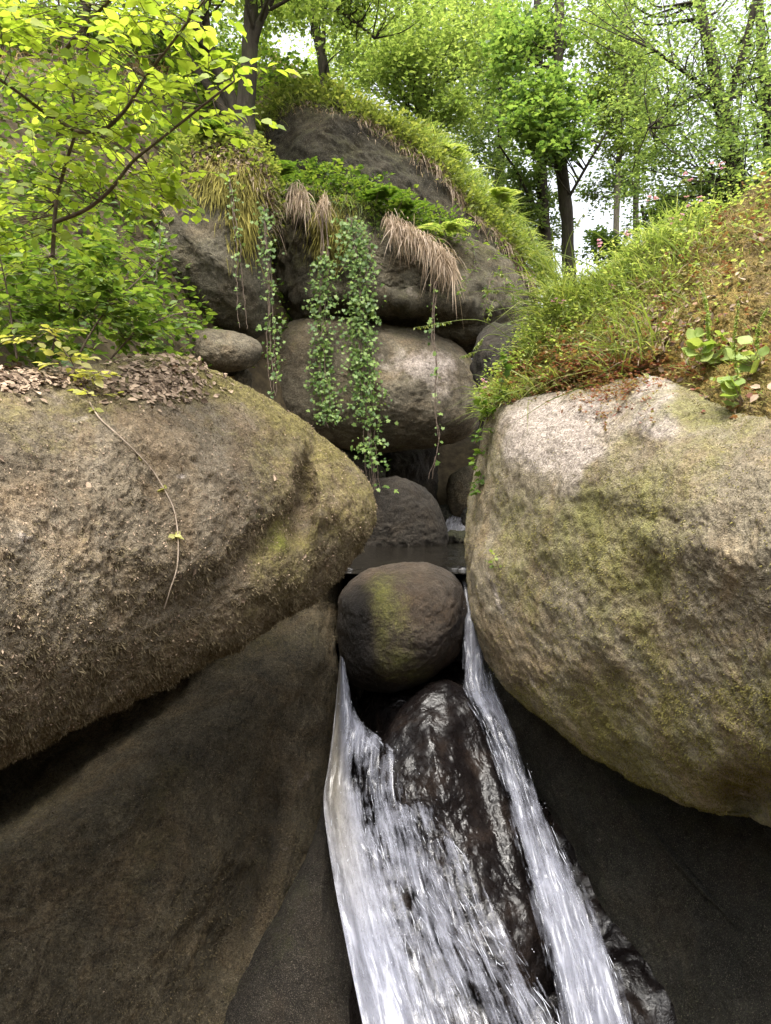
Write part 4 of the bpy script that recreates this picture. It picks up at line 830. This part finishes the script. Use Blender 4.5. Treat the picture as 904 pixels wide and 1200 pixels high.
# ------------------------------------------------------------------ plants on the cliff
top_w = lambda lo: (lambda u, w, n, a: np.clip((n[:, 2] - lo) * 3, 0, 1))
L1r = lambda u, w: w - np.interp(u, [300, 322, 352, 400, 452, 500, 540, 590, 626, 640], [170, 122, 108, 118, 142, 178, 224, 274, 320, 370])
grass_on(L1_s, 5200, lambda u, w, n, a: np.exp(-(L1r(u, w) / 12) ** 2) * np.clip((640 - u) / 60, .2, 1), (.10, .34), .014, 'grass', 'grass', (.2, .9), jit=.4, label='green grass along the sloping ridge of the cliff top')
b_ = np.stack([np.interp(np.linspace(0, 1, 3800), np.linspace(0, 1, 8), z) for z in ([480, 510, 545, 575, 600, 622, 636, 645], [150, 168, 202, 238, 266, 294, 318, 345])], 1) + RNG.normal(0, 1, (3800, 2)) * [5, 6]
p = P(b_[:, 0], b_[:, 1], RNG.uniform(13.9, 14.9, 3800)); mb = MB(); blades(mb, p - np.array([0, 0, .1]), unit(np.array([.25, 0, 1.]) + RNG.normal(0, .45, p.shape)), RNG.uniform(.2, .60, 3800), .020, RNG.uniform(.2, 1.1, 3800))
tag(mb.build('grass', G['grass_bright']), 'bright green grass behind the falling edge of the cliff', 'grass', kind='stuff')
p, n, _, _ = sample(L1_s, 500, lambda u, w, n, a: np.exp(-(L1r(u, w) / 14) ** 2)); lowleaf(p, n, .09, 'grass', 'ground_cover', 'low green leaves on the rim of the top block', per=5, ht=.2)
grass_on(L1_s, 900, lambda u, w, n, a: np.exp(-((L1r(u, w) - 16) / 8) ** 2), (.08, .22), .012, 'straw', 'grass', (.8, 1.6), jit=.5, label='dry grass hanging below the ridge of the top block')
L2r = lambda u, w: w - np.interp(u, [322, 340, 400, 452, 520, 580, 612], [262, 222, 222, 242, 268, 300, 340])
p, n, _, _ = sample(L2_s, 620, lambda u, w, n, a: np.exp(-(L2r(u, w) / 18) ** 2) * np.clip((560 - u) / 60, .03, 1)); lowleaf(p, n, .085, 'shrub', 'ground_cover', 'small green leaves crowding the ledge under the top block', per=5, ht=.22)
grass_on(L2_s, 2400, lambda u, w, n, a: np.exp(-((L2r(u, w) - 16) / 13) ** 2) * np.clip((540 - u) / 60, .06, 1), (.08, .25), .012, 'grass', 'grass', (.8, 1.6), jit=.5, label='green and dry grass hanging over the ledge edge')
Mr = lambda u, w: w - np.interp(u, [118, 146, 196, 250, 302, 319], [292, 250, 190, 160, 172, 215])
p, n, _, _ = sample(M_s, 620, lambda u, w, n, a: np.exp(-(Mr(u, w) / 30) ** 2) * (u > 150)); lowleaf(p, n, .075, 'grass', 'ground_cover', 'small green plants on top of the left cliff boulder', per=5, ht=.12)
p, n, _, _ = sample(M_s, 1600, lambda u, w, n, a: np.exp(-(Mr(u, w) / 30) ** 2) * (u > 150)); mb = MB(); leaves(mb, p + n * .02, unit(np.cross(n, RNG.normal(0, 1, p.shape)) + n * .3), unit(n + RNG.normal(0, .5, p.shape)), RNG.uniform(.04, .1, len(p)), 'oval'); tag(mb.build('leaf_litter', G['litter'], smooth=False), 'brown dead leaves on top of the left cliff boulder', 'leaf litter', kind='stuff')
grass_on(M_s, 3000, lambda u, w, n, a: np.exp(-((Mr(u, w) - 22) / 26) ** 2) * (u > 170), (.08, .28), .011, 'straw', 'grass', (.8, 1.6), jit=.5, label='dry brown grass hanging from the left cliff boulder top')

def hanging(name, label, line, D, count, L, wdt, mat, cat, group=None):
    """a curtain of stems that spring from a line on the ledge and hang down"""
    t = RNG.random(count); l = spline(line, 40); u = np.interp(t, np.linspace(0, 1, 40), l[:, 0]); v = np.interp(t, np.linspace(0, 1, 40), l[:, 1]) + RNG.normal(0, 6, count)
    p = P(u, v, D + RNG.normal(0, .07, count)); d = unit(np.array([.05, -.5, -.45]) + RNG.normal(0, .26, p.shape)); mb = MB()
    blades(mb, p, d, L * RNG.uniform(.25, 1.15, count) * (1 + .6 * noise(p * 4, 3)), RNG.uniform(.6, 1.2, count) * wdt, RNG.uniform(.6, 1.0, count), hk=.02); return tag(mb.build(name, G[mat], smooth=True), label, cat, group)
HG = 'hanging dry grass on the cliff'
hanging('dry_grass_tuft', 'wide fringe of pinkish dry grass hanging from the ledge', [(452, 258), (478, 270), (506, 288), (534, 312)], 10.75, 1600, .37, .012, 'straw', 'dry grass', HG)
hanging('dry_grass_tuft', 'small dry grass tuft hanging beside the top of the dark crevice', [(338, 226), (350, 224), (360, 230)], 10.9, 240, .32, .013, 'straw', 'dry grass', HG)
hanging('dry_grass_tuft', 'thin dry grass tuft hanging above the leafiest ivy strand', [(374, 236), (384, 234)], 10.8, 120, .34, .013, 'straw', 'dry grass', HG)
G['hang_moss'] = plain_mat('yellow_hanging_moss', (.10, .09, .02), (.27, .235, .05), island=True)
def moss_on(label, sd, count, weight, ln, wdt, mat):
    p, n, _, _ = sample(sd, count, weight); mb = MB(); cl_ = 1 + .5 * noise(p * 5, 4)
    blades(mb, p + n * .01, unit(n * .45 + np.array([0, 0, -.75]) + RNG.normal(0, .22, p.shape)), RNG.uniform(*ln, count) * cl_, RNG.uniform(.6, 1.3, count) * wdt, RNG.uniform(.3, .8, count), hk=.0)
    tag(mb.build('hanging_moss', G[mat], smooth=True), label, 'moss')
moss_on('yellow moss hanging down the right side of the left cliff boulder', M_s, 4200, lambda u, w, n, a: np.exp(-((u - 262) / 26) ** 2 - ((w - 205) / 22) ** 2) + np.exp(-((u - 284) / 14) ** 2 - ((w - 240) / 34) ** 2), (.06, .24), .012, 'hang_moss')
moss_on('yellow green moss on the overhang between the ivy strands', L2_s, 1800, lambda u, w, n, a: np.exp(-((u - 388) / 18) ** 2 - ((w - 268) / 26) ** 2), (.06, .2), .012, 'hang_moss')
moss_on('brown moss fringe on the sloping edge of the top block', L1_s, 1500, lambda u, w, n, a: np.exp(-((L1r(u, w) - 8) / 6) ** 2) * (u > 420), (.06, .26), .014, 'straw')

def fern(label, u, v, D, size, nf, mat='fern', az=(0, 6.28), group='ferns on the cliff'):
    c = P(u, v, D); root = thing('fern', c, label, 'fern', group); ml, ms = MB(), MB()
    for k in range(nf):
        th = RNG.uniform(*az); d = np.array([math.cos(th), math.sin(th) - .25, RNG.uniform(.6, 1.3)]); d = unit(d); L = size * RNG.uniform(.7, 1.1); t = np.linspace(0, 1, 18)[:, None]
        q = c + d * L * t + (np.array([d[0], d[1], 0]) * .3 - np.array([0, 0, .62])) * L * t * t; tube(ms, q, np.linspace(.005, .001, 18) * size * 1.5, 4)
        tg = unit(np.gradient(q, axis=0)); sd_ = unit(np.cross(tg, [0, 0, 1.])); nr = np.cross(sd_, tg)
        for sg in (-1, 1):
            i = np.arange(2, 18); ln_ = L * .30 * np.sin(np.clip(np.linspace(.25, 1, 16), 0, 1) * math.pi * .92) + .01
            leaves(ml, q[i], unit(sd_[i] * sg + tg[i] * .35), nr[i] + RNG.normal(0, .12, (16, 3)), ln_, 'rhomb', .62)
    ms.build('stalks', G['twig'], parent=root); ml.build('fronds', G[mat], parent=root, smooth=False)
for f in [('fern hanging over the top of the dark crevice', 325, 208, 10.9, .5, 8), ('fern in the middle of the ledge below the top block', 455, 235, 11.1, .5, 9), ('fern on the ledge right of the middle', 482, 248, 11.2, .42, 8), ('small yellowish fern beside the fringe of pinkish dry grass', 520, 272, 11.1, .55, 7, 'grass_bright'),
          ('fern at the foot of the forked dark tree', 262, 168, 10.2, .6, 9), ('fern on the crest of the cliff ridge', 345, 108, 13.4, .5, 10), ('fern on the falling ridge above the dry moss', 528, 184, 14.0, .7, 10, 'grass_bright'), ('fern lower on the falling ridge', 585, 238, 14.2, .6, 10, 'grass_bright')]:
    fern(*f)
for k, (pa, lab) in enumerate([([[(352, 225, 10.9), (360, 200, 10.7), (368, 185, 10.6)], [(380, 222, 10.9), (390, 195, 10.7), (400, 188, 10.6)], [(400, 225, 10.9), (412, 205, 10.7), (424, 190, 10.6)]], 'leafy upright plant on the ledge above the ivy'), ([[(440, 238, 10.9), (448, 214, 10.8), (458, 205, 10.7)], [(465, 248, 10.9), (478, 225, 10.8), (492, 222, 10.7)]], 'leafy upright plant on the ledge above the pinkish dry grass'), ([[(560, 310, 10.8), (548, 325, 10.5), (540, 345, 10.3)], [(585, 320, 10.8), (600, 340, 10.5), (605, 360, 10.3)], [(570, 305, 10.8), (590, 300, 10.5), (620, 318, 10.3)], [(575, 325, 10.7), (570, 350, 10.4), (566, 372, 10.3)], [(600, 325, 10.8), (612, 350, 10.6), (622, 380, 10.4)]], 'wispy pale green plant drooping over the right end of the overhang')]):
    leafy('leafy_plant', lab, pa, .11 if k < 2 else .075, 'shrub' if k < 2 else 'fern', 16 if k < 2 else 34, group='leafy plants on the cliff ledge', wide=1 if k < 2 else .5)

# ------------------------------------------------------------------ ivy strands
IV = 'ivy strands hanging on the cliff'
def ivy(label, path, n_leaf, spread, leaf, r=.008, lo=0., strands=1, mat='ivy'):
    root = thing('ivy_strand', pp(path)[0], label, 'ivy', IV); m1, m2 = MB(), MB()
    for s_ in range(strands):
        q0 = spline(pp(path), 60); j = np.cumsum(RNG.normal(0, .006, (60, 3)), 0) * [1, .25, .2]; q = q0 + j + RNG.normal(0, spread * .4, 3) * [1, .3, 0]; tube(m1, q, np.linspace(r, r * .5, 60), 5)
        k = n_leaf // strands; t = lo + (1 - lo) * RNG.random(k) * (1 if s_ == 0 else RNG.uniform(.55, .98)); cl = noise(np.stack([t * 14, 0 * t + s_ * 9.1, 0 * t], -1), 6) > -.12 + .3 * (s_ == 0) - .3; t = t[cl]; k = len(t)
        pt = np.stack([np.interp(t, np.linspace(0, 1, 60), q[:, j_]) for j_ in range(3)], -1) + RNG.normal(0, 1, (k, 3)) * [spread, spread * .5, .03]
        nr = unit(np.array([0, -1., .55]) + RNG.normal(0, .45, (k, 3))); d = unit(np.array([0, -.25, -1.]) + RNG.normal(0, .6, (k, 3))); d = d - nr * (d * nr).sum(1, keepdims=True)
        leaves(m2, pt, d, nr, leaf * RNG.uniform(.3, 1.35, k), 'lobed')
    m1.build('stem', G['twig'], parent=root); m2.build('leaves', G[mat], parent=root, smooth=False)
ivy('long ivy strand reaching lowest, down to the dark hollow', [(412, 255, 10.7), (420, 300, 10.55), (426, 350, 10.5), (424, 400, 10.5), (432, 460, 10.4), (436, 520, 10.4), (441, 575, 10.35)], 2600, .13, .06, strands=8)
ivy('ivy strand of medium length left of the longest one', [(376, 240, 10.75), (379, 300, 10.6), (376, 360, 10.6), (374, 420, 10.6), (380, 470, 10.5), (384, 500, 10.5)], 1300, .10, .056, strands=6, lo=.2)
ivy('thin ivy strand down the edge of the dark crevice', [(308, 240, 9.6), (312, 300, 9.5), (316, 360, 9.5), (319, 420, 9.4), (322, 462, 9.3)], 360, .07, .055, strands=3)
ivy('thin mossy ivy strand on the face of the left cliff boulder', [(268, 200, 9.6), (276, 260, 9.45), (280, 320, 9.4), (285, 385, 9.3)], 90, .06, .055, strands=2)
ivy('bare ivy strand with few leaves before the smooth grey boulder', [(512, 330, 10.6), (509, 380, 10.5), (513, 430, 10.4), (512, 480, 10.4), (517, 520, 10.35), (507, 562, 10.3)], 55, .05, .07, strands=2)
ivy('slender ivy stem low in the shade of the leafy bush', [(190, 255, 9.0), (186, 300, 8.9), (184, 370, 8.8)], 70, .05, .06)

# ------------------------------------------------------------------ hillside growth on the left
x = RNG.uniform(-14, 2, 60000); y = RNG.uniform(4.6, 22, 60000); z = ground_z(x, y) + .02; u = 452 + 800 * x / y; v = 600 - 800 * z / y
k = (u > -40) & (u < 430) & (v > -60) & (v < 445); G0 = np.stack([x, y, z], -1)[k]; up = np.tile([0, 0, 1.], (len(G0), 1)); sel = noise(G0 * .9, 12) > -.15
lowleaf(G0[sel][:8000], up[sel][:8000], .12, 'shrub', 'undergrowth', 'green low plants covering the hillside on the left', cat='undergrowth', per=5, ht=.35)
gs = G0[~sel][:5000]; mb = MB(); blades(mb, gs, unit(np.array([.1, -.2, 1.]) + RNG.normal(0, .4, gs.shape)), RNG.uniform(.15, .5, len(gs)), .02, RNG.uniform(.4, 1.3, len(gs)))
tag(mb.build('grass', G['straw']), 'dry grass on the hillside behind the trees', 'grass', kind='stuff')
gl = G0[-4000:]; mb = MB(); leaves(mb, gl, rnd_dir(len(gl), 0, .2), up_n(len(gl), .3), RNG.uniform(.05, .1, len(gl)), 'oval'); tag(mb.build('leaf_litter', G['litter'], smooth=False), 'brown fallen leaves on the left hillside', 'leaf litter', kind='stuff')

far_rock([(566, 398), (600, 384), (650, 384), (668, 480), (650, 600), (582, 610), (566, 560), (563, 470)], (612, 490), 9.6,
    'dark filler rock standing in for shadow between the cliff and the olive boulder', .5, .7, 'granite_recess', seed=73, n=(120, 60), moss0=.2)  # rock added to stand in for the dark shadow in this gap

leafy('bush', 'bright green bush seen through the gap under the cliff', [[(545, 560, 17), (535, 540, 17), (525, 520, 17)], [(545, 560, 17), (545, 535, 17), (550, 515, 17)], [(540, 560, 17), (530, 545, 17), (515, 530, 17)]], .2, 'grass_bright', 60, 'bush')

p, n, _, _ = sample(B_s, 2200); mb = MB(); leaves(mb, p + n * .005, unit(np.cross(n, RNG.normal(0, 1, p.shape)) + n * .25), unit(n + RNG.normal(0, .5, p.shape)), RNG.uniform(.004, .013, len(p)), 'rhomb', .8)
tag(mb.build('leaf_crumbs', M['crumbs'], smooth=False), 'pale crumbs of dead leaf stuck to the dark leaning rock', 'leaf litter', kind='stuff')

far_rock([(524, 566), (536, 552), (552, 546), (566, 556), (570, 596), (552, 606), (530, 602)], (548, 578), 12.9,
    'brown stone above the little upstream cascade', .25, .4, 'granite_low', seed=75, n=(90, 40), rough=.05, fine=.02)
